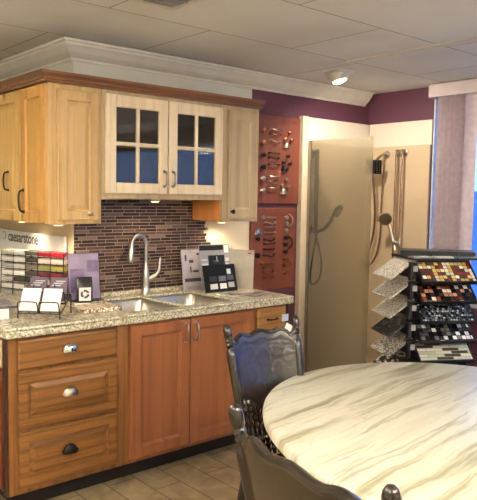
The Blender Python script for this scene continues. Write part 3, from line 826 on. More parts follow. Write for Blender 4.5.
# unseen strip lights hung outside the view, added as fill for the room
FILL_LIGHTS = [(-1.5, -1.3), (-.2, -4.7), (1.9, -4.6), (-2.2, -3.4)]
for i, (x, y) in enumerate(FILL_LIGHTS):
    t = thing('fill_strip_light', ('added fill strip light hanging unseen left of the viewer', 'added fill strip light hanging unseen behind the viewer', 'added fill strip light hanging unseen near the window', 'added fill strip light hanging unseen along the far left wall')[i], 'light', (x, y, ZC), 0, 'added fill lights out of view')
    b = B()
    for a in ((x-.60, x-.582, y-.14, y+.14), (x+.582, x+.60, y-.14, y+.14)): box(b, *a, ZC-.29, ZC-.185)
    obj('end_cap', b, M['plastic_white'], t)
    b = B(); rings(b, x-.58, x+.58, y-.13, y+.13, [(.03, .19), (0, .22), (0, .25), (.03, .285)], lambda u, v, w: (u, v, ZC-w)); obj('fill_diffuser', b, M['fill_diffuser'], t)
    b = B(); box(b, x-.54, x+.54, y-.09, y+.09, ZC-.1895, ZC-.184); obj('fill_uplight', b, M['fill_uplight'], t)  # glowing top panel added to brighten the ceiling
    for sx in (-.4, .4):
        b = B(); cyl(b, (x+sx, y, ZC), (x+sx, y, ZC-.183), .006, 8); obj('hanger', b, M['plastic_white'], t)

# ------------------------------------------------------------------ table
TC = Vector((1.02, -2.43)); ta = math.atan2(.874, .485)
def rad(th):
    c, s = math.cos(th-ta), math.sin(th-ta)
    e = 2.12
    return 1/((abs(c)/.885)**e+(abs(s)/.768)**e)**(1/e)
t = thing('dining_table', 'large oval table with a cream and grey banded stone top', 'table', (TC.x, TC.y, 0))
b = B(); N = 96
pr = [(-.05, .717), (-.006, .717), (0, .722), (.002, .735), (0, .747), (-.005, .753), (-.012, .7555)]
R_ = []
for d, z in pr: R_.append([b.verts.new((TC.x+(rad(2*PI*k/N)+d)*math.cos(2*PI*k/N), TC.y+(rad(2*PI*k/N)+d)*math.sin(2*PI*k/N), z)) for k in range(N)])
for a, c in zip(R_, R_[1:]):
    for k in range(N): b.faces.new((a[k], a[(k+1) % N], c[(k+1) % N], c[k]))
b.faces.new(R_[0][::-1]); b.faces.new(R_[-1]); obj('tabletop', b, M['quartzite'], t, smooth=True)
b = B(); lathe(b, (TC.x, TC.y, .03), (TC.x, TC.y, .716), [(0, .12), (.08, .13), (.15, .08), (.3, .1), (.5, .12), (.65, .07), (.75, .06), (.85, .09), (.97, .2), (1, .3)], 28); obj('pedestal', b, M['chair'], t, smooth=True)
for k in range(4):
    a = ta+PI/4+k*PI/2; b = B()
    c, s = math.cos(a), math.sin(a)
    tube(b, spline([(TC.x+.08*c, TC.y+.08*s, .22), (TC.x+.2*c, TC.y+.2*s, .17), (TC.x+.33*c, TC.y+.33*s, .07), (TC.x+.42*c, TC.y+.42*s, .034)], 5), [.05]*6+[.042]*5+[.034]*5, 10); obj('foot', b, M['chair'], t, smooth=True)

# ------------------------------------------------------------------ pressed-back chairs
SPP = [(0, .007), (.06, .009), (.1, .0125), (.13, .008), (.18, .010), (.21, .013), (.24, .008), (.29, .0105), (.32, .013), (.36, .008), (.42, .0095), (.5, .0125), (.58, .0095), (.64, .008), (.68, .013), (.71, .0105), (.76, .008), (.79, .013), (.82, .010), (.87, .008), (.9, .0125), (.94, .009), (1, .007)]
LEGP = [(0, .014), (.05, .017), (.25, .02), (.45, .017), (.48, .024), (.52, .017), (.56, .024), (.62, .026), (.72, .02), (.75, .026), (.8, .019), (.84, .026), (.9, .022), (1, .02)]
def make_chair(lab, loc, rotz, half, H, fin):
    t = thing('pressed_back_chair', lab, 'chair', loc, rotz)
    k = dict(local=True)
    zs = .45
    def by(z): return -.015-.11*max(0, (z-zs)/.56)**1.1 if z > zs else -.015+.0-.09*((zs-z)/.45)      # depth of the back plane at height z
    def bx(z): return half*(.80+.20*max(0, (z-zs))/.56)
    # seat
    b = B(); n = 40; R_ = []
    def so(th):
        c, s = math.cos(th), math.sin(th); e = 3.4
        r = 1/((abs(c)/(half+.025))**e+(abs(s)/.215)**e)**(1/e)
        return r*c*(1+.08*s), .195+r*s
    for sc, z in ((.93, zs-.036), (1, zs-.026), (1.005, zs-.014), (.985, zs-.004), (.9, zs), (.6, zs-.008), (.2, zs-.010)):
        ring = []
        for i in range(n):
            x, y = so(2*PI*i/n); ring.append(b.verts.new((x*sc, .195+(y-.195)*sc, z)))
        R_.append(ring)
    for a, c in zip(R_, R_[1:]):
        for i in range(n): b.faces.new((a[i], a[(i+1) % n], c[(i+1) % n], c[i]))
    b.faces.new(R_[0][::-1]); b.faces.new(R_[-1]); obj('seat', b, M['chair'], t, smooth=True, **k)
    for s in (-1, 1):
        # back post with ball finial, running down to the rear leg
        b = B(); pts = []; rr = []
        L = [(0, .016), (.2, .018), (.40, .021), (.47, .021), (.53, .016), (.555, .021), (.575, .015), (.60, .021), (.62, .015), (.645, .021), (.665, .016), (.72, .0205), (H-.13, .021), (H-.105, .0215), (H-.10, .0165), (H-.09, .0165), (H-.085, .022), (H-.075, .017), (H-.068, .022), (H-.058, .017), (H-.052, .021), (H-.04, .0215), (H-.022, .022), (H-.01, .018), (H-.003, .012), (H, .003)]
        for z, r in L:
            x = bx(z) if z >= zs else half*(.80+.08*(zs-z)/zs)
            pts.append((s*x, by(z), z)); rr.append(r*fin if z > H-.13 else r)
        tube(b, pts, rr, 14); obj('back_post', b, M['chair'], t, smooth=True, **k)
        b = B(); lathe(b, (s*(half+.0), .375, 0), (s*(half-.03), .34, zs-.03), LEGP, 14); obj('front_leg', b, M['chair'], t, smooth=True, **k)
        for z in (.13, .22):
            b = B(); lathe(b, (s*half*.87, by(z), z), (s*(half-.005), .365, z), [(0, .008), (.3, .011), (.5, .013), (.7, .011), (1, .008)], 10); obj('side_stretcher', b, M['chair'], t, smooth=True, **k)
    for z in (.17, .27):
        b = B(); lathe(b, (-half+.01, .362, z), (half-.01, .362, z), [(0, .008), (.2, .011), (.4, .012), (.5, .016), (.6, .012), (.8, .011), (1, .008)], 12); obj('front_stretcher', b, M['chair'], t, smooth=True, **k)
    b = B(); lathe(b, (-half*.86, by(.2), .2), (half*.86, by(.2), .2), [(0, .008), (.5, .013), (1, .008)], 10); obj('rear_stretcher', b, M['chair'], t, smooth=True, **k)
    # pressed crest panel: scalloped outline, bowed to the rear, carved relief on the front
    zc = H-.075
    xt = bx(zc)
    def top(u):
        a = abs(u)
        return zc+.016*math.exp(-(a/.24)**2)+.014*math.exp(-((a-.58)/.15)**2)-.018*math.exp(-((a-.86)/.07)**2)+.004
    def bot(u):
        a = abs(u)
        return zc-.285+.055*a**2+.03*a**6+.010*math.cos(a*PI*3.2)
    NU, NV = 44, 20
    def pos(u, v, w):
        z = bot(u)*(1-v)+top(u)*v
        x = u*(bx(z)-.006)
        y = by(z)-.035*(1-u*u)
        return Vector((x, y+w, z))
    def relief(u, v):
        z = bot(u)*(1-v)+top(u)*v; x = u*xt; q = z-(zc-.115); a = abs(x)
        h = 0
        for cx, cz, r0 in ((.0, .03, .034), (.085, .05, .03), (.085, -.035, .028), (.145, .015, .024), (.04, -.1, .026)):
            d = math.hypot(a-cx, q-cz)
            h += math.exp(-((d-r0)/.007)**2)+.8*math.exp(-(d/.010)**2)+.6*math.exp(-((d-r0*.55)/.006)**2)
        edge = min(1-abs(u), v*1.2, (1-v)*1.3)
        h += 1.1*math.exp(-((edge-.10)/.03)**2)
        return min(h, 1.2)*.0019
    b = B(); F = []; K = []
    for j in range(NV*2+1):
        F.append([b.verts.new(pos(2*i/(NU*2)-1 if False else (i/NU-1), j/(2*NV), .010+relief(i/NU-1, j/(2*NV)))) for i in range(2*NU+1)])
        K.append([b.verts.new(pos(i/NU-1, j/(2*NV), -.010)) for i in range(2*NU+1)])
    for G in (F, K):
        for a, c in zip(G, G[1:]):
            for i in range(2*NU): b.faces.new((a[i], a[i+1], c[i+1], c[i])).material_index = 0 if G is F else 1
    for i in range(2*NU):
        b.faces.new((F[0][i], F[0][i+1], K[0][i+1], K[0][i])); b.faces.new((F[-1][i], F[-1][i+1], K[-1][i+1], K[-1][i]))
    for j in range(2*NV):
        b.faces.new((F[j][0], F[j+1][0], K[j+1][0], K[j][0])); b.faces.new((F[j][-1], F[j+1][-1], K[j+1][-1], K[j][-1]))
    obj('crest_panel', b, [M['chair_carved'], M['chair']], t, smooth=True, **k)
    # rolled top edge
    b = B(); tube(b, [pos(i/30-1, 1, 0) for i in range(61)], .0125, 8); obj('top_moulding', b, M['chair'], t, smooth=True, **k)
    for i in range(11):
        u = (i-5)/5*.86
        zb = bot(u)+.006
        b = B(); lathe(b, (u*half*.84, by(zs)+.005-.018*(1-u*u), zs-.005), (u*(bx(zb)-.006), by(zb)-.035*(1-u*u), zb), SPP, 8); obj('spindle', b, M['chair'], t, smooth=True, **k)
    return t
make_chair('dark carved pressed-back chair on the far side of the table, carved front showing', (.777, -1.655, 0), PI, .205, 1.02, .8)
make_chair('dark pressed-back chair in the foreground, its plain rear turned to the viewer', (-.112, -2.775, 0), math.radians(-99), .252, 1.075, .8)

# paper tags
b = B(); box(b, 1.778, 1.836, -.6345, -.633, .765, .81)
tag(set_origin(obj('paper_tag', b, plain('blue_paper', (196, 206, 226), .5, 0, .02)), (1.81, -.634, .765)), 'small pale blue paper tag on the drawer of the end cabinet', 'tag')
b = B(); box(b, -.022, .022, -.001, .001, 0, .052, M=Matrix.Translation((.925, -1.528, .935)) @ Matrix.Rotation(.5, 4, 'Y'))
tag(set_origin(obj('paper_tag', b, M['white']), (.925, -1.528, .935)), 'small white paper tag hanging at the right post of the carved chair', 'tag')

# ------------------------------------------------------------------ tile sample rack
ea = Vector((.5, .866, 0)); eb = Vector((.866, -.5, 0)); ez = Vector((0, 0, 1))
K0 = Vector((2.254, -1.269, 0))
t = thing('sample_rack', 'tall black display rack of tilted tile sample boards beside the shower', 'rack', tuple(K0+eb*.25+ea*.2))
def rb(bm, a0, a1, b0, b1, z0, z1):
    return box(bm, b0, b1, a0, a1, z0, z1, M=basis(K0, eb, ea, ez))
b = B(); rb(b, .0, .38, .0, .46, 0, .06); obj('base', b, M['black'], t, bevel=.004)
b = B(); rb(b, .06, .34, .06, .42, .06, 1.185); obj('core', b, M['black'], t, bevel=.003)
b = B(); rb(b, .02, .38, .03, .46, 1.186, 1.200); obj('top_plate', b, M['black'], t, bevel=.003)
ROWS = [1.205-.122*k for k in range(6)]
side = plain('rack_side', (26, 26, 36), .4, .1)
TL = math.radians(36); TF = math.radians(42)
for z in ROWS:
    b = B(); rb(b, .0, .04, -.002, .016, z-.14, z-.03)           # corner cheek
    rb(b, -.02, .06, .0, .058, z-.034, z-.030)
    br = obj('bracket', b, side, t)
    b = B(); rb(b, -.0045, -.0005, .012, .040, z-.085, z-.05); e = obj('label_card', b, M['card_grey'], t)
def tile_board(name, lab, mat, face, z, Lx, Ly, ledge):
    """board in its own XY plane: x along the face, y up the slope"""
    if face == 'L':      # slopes down to the left of the rack
        ex = -ea; dn = -eb; org = K0+ea*.345+eb*.055; tl = TL
    else:
        ex = eb; dn = -ea; org = K0+eb*.055+ea*.055; tl = TF
    ey = (-dn*math.cos(tl)+ez*math.sin(tl)); en = ex.cross(ey)
    o3 = Vector((org.x, org.y, z))
    Mx = basis(o3, ex, ey, en)
    b = B(); box(b, 0, Lx, -Ly, 0, 0, .009); o = obj(name, b, mat, None, bevel=.001)
    o.matrix_world = Mx
    tag(o, lab, 'tile sample')
    if ledge:
        b = B(); box(b, -.012, Lx+.012, -Ly-.014, .0, -.008, -.001); box(b, -.012, Lx+.012, -Ly-.014, -Ly-.002, -.001, .012); box(b, -.012, -.002, -Ly-.002, 0, -.001, .011); box(b, Lx+.002, Lx+.012, -Ly-.002, 0, -.001, .011)
        bmesh.ops.transform(b, matrix=Mx, verts=b.verts)
        obj('tray', b, M['black'], t)
    return o
mL = [m_pebble('pale_pebble', [(226, 220, 208), (206, 198, 184), (236, 232, 224)], (120, 108, 92), 70),
      m_pebble('speckled_grey_mosaic', [(220, 217, 210), (186, 182, 174), (232, 230, 226)], (92, 86, 80), 60, (1, 2, 1)),
      m_pebble('taupe_mosaic', [(212, 206, 197), (176, 170, 162), (224, 220, 213)], (96, 90, 86), 70, (1, 2, 1)),
      m_tiles('dark_slate_mosaic', [(52, 52, 58), (66, 66, 74), (44, 44, 50)], .05, .02, (36, 36, 40), .5),
      m_pebble('white_vein_mosaic', [(216, 212, 204), (120, 116, 112), (204, 200, 194), (190, 186, 180)], (70, 66, 64), 45, (1, 2.2, 1)),
      m_pebble('black_white_leaf_mosaic', [(236, 230, 218), (40, 34, 30), (230, 222, 208), (56, 46, 40)], (40, 34, 30), 24, (1, 2.4, 1))]
labL = ['pale beige pebble tile sheet, topmost on the left side of the rack', 'speckled light grey tile sheet second from top on the left side of the rack',
        'taupe grey tile sheet third from top on the left side of the rack', 'dark slate tile sheet on the left side of the rack',
        'white tile sheet with dark veins below the dark slate one', 'black and white leaf-shaped tile sheet lowest on the left side of the rack']
mF = [m_tiles('multicolour_mosaic', [(200, 170, 90), (130, 50, 44), (228, 222, 206), (92, 64, 54), (120, 40, 40), (210, 190, 110), (80, 50, 44), (186, 196, 170), (232, 226, 214)], .027, .027, (70, 50, 44)),
      m_tiles('earth_check_mosaic', [(34, 26, 26), (150, 90, 60), (222, 206, 190), (60, 40, 36), (24, 22, 24), (180, 130, 100), (120, 60, 44)], .03, .03, (28, 24, 24)),
      m_tiles('small_grey_mosaic', [(40, 42, 48), (110, 116, 124), (70, 74, 82), (160, 166, 172), (30, 30, 36), (90, 94, 104)], .017, .017, (24, 24, 28), .5, distort=.008),
      m_tiles('charcoal_mosaic', [(38, 36, 38), (84, 82, 84), (28, 26, 28), (200, 200, 206), (60, 58, 62), (110, 108, 110)], .03, .03, (24, 24, 26)),
      m_tiles('pale_strip_mosaic', [(196, 196, 180), (182, 184, 168), (70, 64, 56), (206, 206, 190), (174, 176, 160)], .11, .022, (150, 150, 138), .5),
      m_tiles('plain_dark_mosaic', [(50, 46, 44), (64, 60, 58), (40, 38, 38)], .05, .05, (26, 24, 24))]
labF = ['red, yellow and cream checked mosaic board topmost on the rack front', 'black, brown and cream mosaic board second from top on the rack front',
        'fine grey and black mosaic board third from top on the rack front', 'charcoal and white mosaic board fourth from top on the rack front',
        'pale sage strip mosaic board with dark strips on the rack front', 'dark mosaic board lowest on the rack front behind the table edge']
for k, z in enumerate(ROWS):
    tile_board('tile_sheet', labL[k], mL[k], 'L', z-.024, .295, .20, False)
    tile_board('mosaic_board', labF[k], mF[k], 'F', z-.040, .345, .155, True)
# odds and ends lying on top of the rack
def flat(name, lab, cat, mat, ca, cb, z, w, d, h, ang, tilt=0):
    o3 = K0+ea*ca+eb*cb; b = B(); box(b, -w/2, w/2, -d/2, d/2, 0, h)
    o = obj(name, b, mat, None, bevel=.0015)
    o.matrix_world = Matrix.Translation((o3.x, o3.y, z)) @ Matrix.Rotation(math.radians(-30+ang), 4, 'Z') @ Matrix.Rotation(tilt, 4, 'Y')
    return tag(o, lab, cat)
flat('sample_tile', 'light grey tile sample lying on top of the rack, left of the black case', 'tile sample', plain('grey_tile', (150, 150, 152), .3), .04, .07, 1.2005, .13, .07, .010, 8)
flat('sample_tile', 'pale tile sample lying flat along the front edge of the rack top', 'tile sample', plain('pale_tile', (196, 196, 200), .3), .03, .22, 1.2005, .12, .06, .010, -4)
flat('sample_tile', 'blue grey glossy tile sample at the right of the rack top', 'tile sample', plain('blue_tile', (90, 104, 130), .15), .04, .38, 1.2005, .14, .07, .010, 3)
flat('sample_case', 'flat black sample case lying across the top of the rack', 'case', plain('black_case', (18, 18, 24), .45), .21, .27, 1.2015, .46, .20, .034, -24)

# ------------------------------------------------------------------ things on the left counter
# stone sample display against the wall end
X0 = .612
t = thing('stone_sample_display', 'white countertop display board holding rows of stone samples at far left', 'display', (X0-.1, .5, ZT))
b = B(); box(b, X0, X0+.012, .05, 1.30, ZT, 1.302); bd = obj('backboard', b, M['whitegloss'], t, bevel=.001)
# header lettering reads along -y when seen from -x
Mx = basis((X0-.0006, .915, 1.228), (0, -1, 0), (0, 0, 1), (-1, 0, 0))
obj('lettering', text_bm('caesarstone', .102, Mx, .0004, .0016), M['ink'], bd)
b = B(); tube(b, [(X0-.001, .985+.028*math.cos(a), 1.262+.028*math.sin(a)) for a in [2*PI*k/20+.5 for k in range(17)]], .0035, 6); obj('ring_mark', b, M['greyink'], bd)
Mx = basis((X0-.0006, .80, 1.208), (0, -1, 0), (0, 0, 1), (-1, 0, 0))
g1 = Vector((-.39, .92, 0)).normalized(); g2 = Vector((-g1.y, g1.x, 0))      # g2 points out of the display
PR = Vector((.592, .022, 0)); CW = .100; NC, NR = 5, 7
def G(a, o, z): return PR+g1*a+g2*o+ez*z
RZ = [1.178-.042*r for r in range(NR)]
b = B()
for a in [CW*c for c in range(NC+1)]:
    tube(b, [G(a, -.05, ZT+.003), G(a, -.05, 1.20), G(a, .0, 1.205), G(a, .012, ZT+.003), G(a, -.05, ZT+.003)], .0028, 6)
for z in RZ: tube(b, [G(-.003, .008, z-.004), G(CW*NC+.003, .008, z-.004)], .0026, 6); tube(b, [G(-.003, -.046, z-.004), G(CW*NC+.003, -.046, z-.004)], .0026, 6)
obj('wire_steps', b, M['wire'], t)
pal = [[(176, 40, 54), (226, 206, 200), (158, 150, 80), (120, 44, 54), (96, 84, 90), (120, 108, 112), (90, 80, 84)],
       [(168, 40, 54), (214, 200, 194), (146, 142, 88), (108, 44, 54), (206, 196, 180), (110, 96, 96), (150, 140, 140)],
       [(96, 88, 80), (66, 60, 56), (110, 104, 98), (82, 78, 74), (52, 48, 46), (120, 112, 104), (70, 66, 64)],
       [(206, 204, 198), (224, 222, 218), (188, 186, 180), (230, 228, 224), (64, 54, 50), (196, 192, 186), (150, 146, 140)],
       [(186, 182, 174), (206, 202, 194), (160, 158, 152), (206, 202, 196), (168, 164, 156), (186, 184, 178), (140, 138, 132)]]
nm = [['red', 'cream white', 'olive green', 'dark red', 'plum grey', 'mauve grey', 'dusky grey'], ['crimson', 'beige', 'sage', 'wine red', 'ivory', 'smoke grey', 'silver grey'],
      ['brown grey', 'charcoal', 'taupe', 'slate', 'near-black', 'stone grey', 'graphite'], ['off-white', 'white', 'pale taupe', 'bright white', 'dark brown', 'soft grey', 'mid grey'],
      ['mid grey', 'light grey', 'dark grey', 'off-white', 'warm grey', 'pale grey', 'ash grey']]
cn = ['right-hand', 'fourth', 'middle', 'second', 'far left']; rn = ['top', 'second', 'third', 'fourth', 'fifth', 'sixth', 'bottom']
for c in range(NC):
    for r in range(NR):
        Mx = basis(G(CW*(c+.5), .0, RZ[r]), g1, g2, ez) @ Matrix.Rotation(-.12, 4, 'X')
        b = B(); box(b, -CW/2+.004, CW/2-.004, -.045, .004, 0, .026, M=Mx)
        o = obj('stone_sample', b, plain('stone_%d_%d' % (c, r), pal[c][r], .25, 0, .08, 60), bevel=.001)
        tag(set_origin(o, G(CW*(c+.5), -.02, RZ[r])), '%s polished stone sample, %s column of the white display, %s row' % (nm[c][r], cn[c], rn[r]), 'stone sample', 'stone samples on the white display')

# wire brochure rack, two tiers
e1 = Vector((.73, -.683, 0)); d1 = Vector((.683, .73, 0))
P0 = Vector((.128, -.415, ZT))
t = thing('brochure_rack', 'black wire two-tier brochure rack on the left counter', 'rack', tuple(P0+e1*.105+d1*.1))
def L(a, d, z): return P0+e1*a+d1*d+ez*z
b = B(); r = .0032
for a in (0, .215):
    tube(b, [L(a, 0, r), L(a, .0, .03), L(a, .03, .035), L(a, .19, .10), L(a, .19, r)], r, 6)
tube(b, [L(0, .03, .035), L(.215, .03, .035)], r, 6); tube(b, [L(0, .19, .10), L(.215, .19, .10)], r, 6)
tube(b, [L(0, .11, .067), L(.215, .11, .067)], r, 6)
obj('wire_base', b, M['wire'], t)
for d0, z0 in ((.0, .03), (.10, .066)):
    for a0 in (.002, .111):
        b = B()
        tube(b, spline([L(a0, d0, z0), L(a0+.002, d0-.012, z0+.05), L(a0+.015, d0-.014, z0+.06), L(a0+.087, d0-.014, z0+.06), L(a0+.100, d0-.012, z0+.05), L(a0+.102, d0, z0)], 4), r, 6)
        tube(b, [L(a0, d0, z0), L(a0+.102, d0, z0)], r, 6)
        tube(b, [L(a0+.05, d0+.012, z0), L(a0+.05, d0+.09, z0+.135)], r, 6)
        obj('card_loop', b, M['wire'], t)
lean = math.radians(34)
up_ = d1*math.sin(lean)+ez*math.cos(lean); nn = e1.cross(up_)
plum = plain('plum_print', (88, 70, 84), .35)
def brochure(a0, d0, z0, mat, h, lab, grp, th):
    Mx = basis(L(a0, d0, z0), e1, up_, nn)
    b = B(); box(b, 0, .094, 0, h, 0, th); o = obj('brochure', b, mat, None)
    o.matrix_world = Mx; tag(o, lab, 'brochure', grp); return o
for a0, s in ((.006, 'left'), (.115, 'right')):
    brochure(a0, .004, .040, M['white'], .125, 'stack of blank white cards in the front tier of the wire rack, %s one' % s, 'brochures in the wire rack', .010)
    o = brochure(a0, .104, .078, plum, .135, 'plum brochure with pale print in the back tier of the wire rack, %s one' % s, 'brochures in the wire rack', .006)
    b = B()
    for k, (u0, u1, v0) in enumerate(((.02, .07, .098), (.012, .06, .085), (.03, .08, .11))): box(b, u0, u1, v0, v0+.006, .006, .0066)
    obj('print', b, M['greyink'], o, local=True)

# box and booklet
b = B(); box(b, -.012, .098, -.38, -.20, ZT, ZT+.052)
tag(set_origin(obj('paper_box', b, M['white'], bevel=.002), (.06, -.29, ZT)), 'white cardboard box on the counter corner under a dark booklet', 'box')
b = B(); box(b, -.09, .09, -.13, .13, 0, .012, M=Matrix.Translation((.07, -.25, ZT+.0525)) @ Matrix.Rotation(-.15, 4, 'Z'))
o = obj('booklet', b, plain('booklet_cover', (92, 88, 98), .35, 0, .2, 25), bevel=.001)
tag(set_origin(o, (.07, -.25, ZT+.0525)), 'dark grey printed booklet lying on the white box', 'booklet')
b = B()
for k in range(4): box(b, -.07, .05-.02*k, -.09+.05*k, -.075+.05*k, .0121, .0126, M=Matrix.Rotation(-.15, 4, 'Z'))
obj('print', b, M['greyink'], o, local=True)

# coffee bag with a round arrow emblem
bxc, byc = .655, -.115
t = thing('coffee_bag', 'small black bag with white label and round arrows emblem beside the brochure rack', 'bag', (bxc, byc, ZT), 0)
eu = Vector((.93, -.36, 0)); ed = Vector((.36, .93, 0))
b = B(); R_ = []
for z, hw, hd in ((0, .043, .030), (.01, .046, .033), (.07, .047, .031), (.11, .045, .022), (.135, .044, .010), (.15, .043, .004)):
    o3 = Vector((bxc, byc, ZT+z)); ring = []
    for u, v in ((-1, -.7), (-.7, -1), (0, -1.05), (.7, -1), (1, -.7), (1, .7), (.7, 1), (0, 1.05), (-.7, 1), (-1, .7)): ring.append(b.verts.new(o3+eu*u*hw+ed*v*hd))
    R_.append(ring)
for a, c in zip(R_, R_[1:]):
    for k in range(10): b.faces.new((a[k], a[(k+1) % 10], c[(k+1) % 10], c[k]))
b.faces.new(R_[0][::-1]); b.faces.new(R_[-1]); obj('pouch', b, plain('black_foil', (24, 22, 22), .3, 0, .1), t, smooth=True)
lo_ = Vector((bxc, byc, ZT))-ed*.0350+ez*.012
b = B(); prism(b, [(-.034, 0), (.034, 0), (.034, .078), (-.034, .078)], 0, .0015, lambda a, c, h: lo_+eu*a+ez*c-ed*h); lb = obj('label_sticker', b, M['white'], t)
b = B(); cc = lo_+ez*.040-ed*.0016
for k in range(3):
    a0 = 2*PI*k/3+.3; pts = []; n = 8
    for i in range(n+1): a = a0+1.35*i/n; pts.append((.025*math.cos(a), .025*math.sin(a)))
    for i in range(n, -1, -1): a = a0+1.35*i/n; pts.append((.014*math.cos(a), .014*math.sin(a)))
    prism(b, pts, 0, .0008, lambda a, c, h: cc+eu*a+ez*c-ed*h)
    a1 = a0+1.35
    prism(b, [(.029*math.cos(a1), .029*math.sin(a1)), (.010*math.cos(a1), .010*math.sin(a1)), (.0195*math.cos(a1+.5), .0195*math.sin(a1+.5))], 0, .0008, lambda a, c, h: cc+eu*a+ez*c-ed*h)
obj('arrow_emblem', b, M['ink'], lb)
b = B(); box(b, -.045, .045, -.022, .022, 0, .006, M=Matrix.Translation((.60, -.20, ZT)) @ Matrix.Rotation(-.4, 4, 'Z'))
tag(set_origin(obj('sample_card', b, M['white']), (.60, -.20, ZT)), 'small white card lying in front of the black bag', 'card')

# acrylic sign holder
t = thing('sign_holder', 'clear acrylic sign holder with a lavender leaflet standing against the mosaic', 'sign holder', (.69, -.06, ZT))
R4 = Matrix.Translation((.690, -.060, ZT)) @ Matrix.Rotation(math.radians(-8), 4, 'Z') @ Matrix.Rotation(math.radians(-8), 4, 'X')
b = B(); box(b, -.098, .098, -.004, -.001, .004, .285, M=R4); box(b, -.098, .098, .004, .007, .004, .285, M=R4); box(b, -.098, .098, -.05, .03, 0.0, .004, M=Matrix.Translation((.690, -.060, ZT)) @ Matrix.Rotation(math.radians(-8), 4, 'Z')); obj('acrylic', b, M['acrylic'], t)
b = B(); box(b, -.094, .094, 0, .002, .008, .28, M=R4); sh = obj('leaflet', b, plain('lavender_print', (204, 194, 214), .4, 0, .1, 9), t)
b = B(); box(b, .02, .09, -.0008, -.0001, .17, .24, M=R4); box(b, -.085, .0, -.0008, -.0001, .05, .19, M=R4); obj('print', b, plain('violet_print', (166, 152, 182), .4, 0, .15, 20), sh)

# granite sample slab
b = B(); box(b, -.115, .115, -.085, .085, 0, .024, M=Matrix.Translation((.575, -.40, ZT)) @ Matrix.Rotation(math.radians(-2), 4, 'Z'))
tag(set_origin(obj('granite_slab', b, M['slab'], bevel=.004), (.575, -.40, ZT)), 'loose speckled granite sample slab lying on the counter left of the sink', 'slab')

# ------------------------------------------------------------------ boards right of the sink
def leaning(name, lab, cat, x, y, ang, tilt, w, h, th, mat):
    Mx = Matrix.Translation((x, y, ZT+.0003+th*math.sin(math.radians(tilt)))) @ Matrix.Rotation(math.radians(ang), 4, 'Z') @ Matrix.Rotation(math.radians(-tilt), 4, 'X')
    b = B(); box(b, -w/2, w/2, 0, th, 0, h); o = obj(name, b, mat, None, bevel=.001)
    o.matrix_world = Mx; tag(o, lab, cat); return o
def patch(o, name, rects, mat):
    b = B()
    for i, (x0, x1, z0, z1) in enumerate(rects): box(b, x0, x1, -.0008-.00005*i, .0002, z0, z1)
    return obj(name, b, mat, o, local=True)
o = leaning('photo_board', 'wide board with a pale kitchen photograph leaning on the backsplash right of the sink', 'board', 1.625, -.085, 0, 8, .45, .275, .006, plain('pale_print', (180, 172, 182), .35, 0, .12, 8))
patch(o, 'dark_print', [(-.21, -.02, .058, .082), (-.2, -.185, .2, .24), (-.1, -.08, .235, .25), (-.165, -.13, .185, .205), (-.075, -.03, .165, .20), (-.14, -.09, .12, .135), (-.16, -.15, .12, .16)], plain('dark_print', (70, 58, 62), .35))
patch(o, 'grey_print', [(-.20, .0, .004, .03)], plain('mid_print', (158, 146, 148), .35))
o = leaning('print_board', 'grey board with a dark rectangle leaning in front of the kitchen photograph', 'board', 1.636, -.150, -3, 10, .25, .310, .006, plain('grey_print', (150, 150, 152), .3, 0, .06))
patch(o, 'dark_band', [(-.123, .075, .27, .304), (-.055, .08, .16, .235)], plain('black_print', (36, 36, 38), .6, 0, .05, 12, .2))
patch(o, 'pale_lines', [(-.11, -.065, .05+.03*k, .062+.03*k) for k in range(6)]+[(.085, .118, .05+.035*k, .075+.035*k) for k in range(5)], plain('pale_lines', (206, 204, 206), .4))
patch(o, 'white_square', [(.082, .118, .25, .303), (-.02, .03, .19, .20), (.012, .018, .19, .225)], M['white'])
o = leaning('swatch_board', 'black board of small colour swatches standing in front of the grey board', 'board', 1.598, -.245, -2, 14, .265, .182, .006, plain('black_board', (22, 22, 24), .6, 0, .05, 12, .2))
patch(o, 'white_swatch', [(.06, .092, .115, .15)], M['white'])
patch(o, 'white_swatch', [(-.09, -.03, .02, .055)], plain('ivory', (222, 220, 212), .4))
patch(o, 'white_swatch', [(-.01, .045, .02, .055)], M['white'])
patch(o, 'grey_swatch', [(.06, .11, .025, .06)], plain('pale_swatch', (180, 180, 176), .4))
patch(o, 'grey_swatch', [(-.015, .045, .07, .105)], plain('mid_swatch', (108, 106, 104), .4))
patch(o, 'dark_swatch', [(.055, .108, .075, .108)], plain('dark_swatch', (78, 78, 80), .4))
patch(o, 'dark_swatch', [(-.09, -.03, .07, .105)], plain('black_swatch', (44, 44, 48), .4))
o = leaning('grey_board', 'plain pale grey board standing at the counter end with a small red mark', 'board', 1.795, -.19, -62, 3, .20, .27, .006, plain('plain_grey', (160, 154, 144), .4))
patch(o, 'red_mark', [(.055, .08, .24, .252)], plain('red_mark', (190, 60, 60), .4))
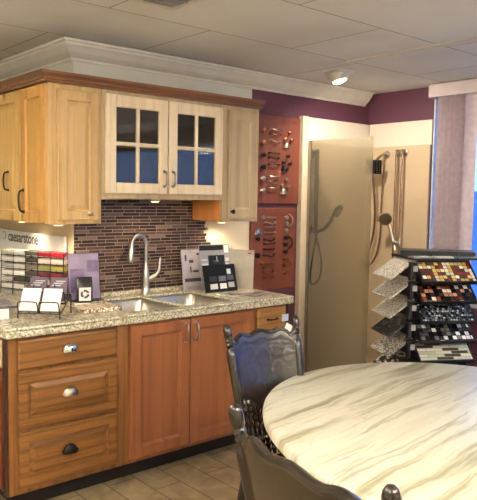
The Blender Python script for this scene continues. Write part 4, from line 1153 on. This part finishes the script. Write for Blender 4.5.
for i, (x, y, a, w, d, c, lab) in enumerate(((1.62, -.41, -20, .21, .15, (176, 168, 160), 'pale open leaflet lying on the counter below the swatch board'),
        (1.70, -.46, 12, .20, .13, (146, 132, 130), 'grey magazine lying near the right end of the counter'),
        (1.53, -.36, -8, .10, .07, (222, 216, 208), 'small white leaflet nearest the sink on the right counter'))):
    b = B(); box(b, -w/2, w/2, -d/2, d/2, 0, .004, M=Matrix.Rotation(math.radians(a), 4, 'Z'))
    o = obj('leaflet', b, plain('leaflet_%d' % i, c, .35, 0, .25, 22)); o.location = (x, y, ZT+.0045*(i if i < 2 else 0)+.0003); tag(o, lab, 'leaflet')
    if i < 2:
        b = B()
        for k in range(3): box(b, -.08+.055*k, -.04+.055*k, -.03, .03, .004, .0045, M=Matrix.Rotation(math.radians(a), 4, 'Z'))
        obj('print', b, plain('leaflet_print_%d' % i, (74, 66, 70), .35), o, local=True)

# ------------------------------------------------------------------ light, world, camera
w = bpy.data.worlds.new('daylight'); bpy.context.scene.world = w; w.use_nodes = True
nt = w.node_tree; bg = nt.nodes['Background']
sky = nt.nodes.new('ShaderNodeTexSky'); sky.sky_type = 'NISHITA' if hasattr(sky, 'sky_type') else sky.sky_type
sky.sun_disc = False; sky.sun_elevation = math.radians(35); sky.sun_rotation = math.radians(200)
mx = nt.nodes.new('ShaderNodeMix'); mx.data_type = 'RGBA'; mx.inputs[0].default_value = .985
nt.links.new(sky.outputs[0], mx.inputs[6]); mx.inputs[7].default_value = (.20, .42, 1.0, 1)
nt.links.new(mx.outputs[2], bg.inputs[0]); bg.inputs[1].default_value = .85

cam = bpy.data.cameras.new('camera'); co_ = bpy.data.objects.new('camera', cam); C.objects.link(co_)
cam.sensor_fit = 'HORIZONTAL'; cam.sensor_width = 36; cam.lens = 36*669.66/477; cam.clip_start = .05
yaw, pit, rol = -.7099, -.0796, .017
f = Vector((-math.sin(yaw)*math.cos(pit), math.cos(yaw)*math.cos(pit), math.sin(pit))); r = Vector((math.cos(yaw), math.sin(yaw), 0)); u = r.cross(f)
r2 = r*math.cos(rol)+u*math.sin(rol); u2 = u*math.cos(rol)-r*math.sin(rol)
co_.matrix_world = basis((-1.2091, -3.671, 1.5598), r2, u2, -f)
sc = bpy.context.scene; sc.camera = co_
sc.view_settings.view_transform = 'Standard'; sc.view_settings.look = 'None'; sc.view_settings.exposure = 1.72; sc.view_settings.gamma = 1; sc.view_settings.use_curve_mapping = False
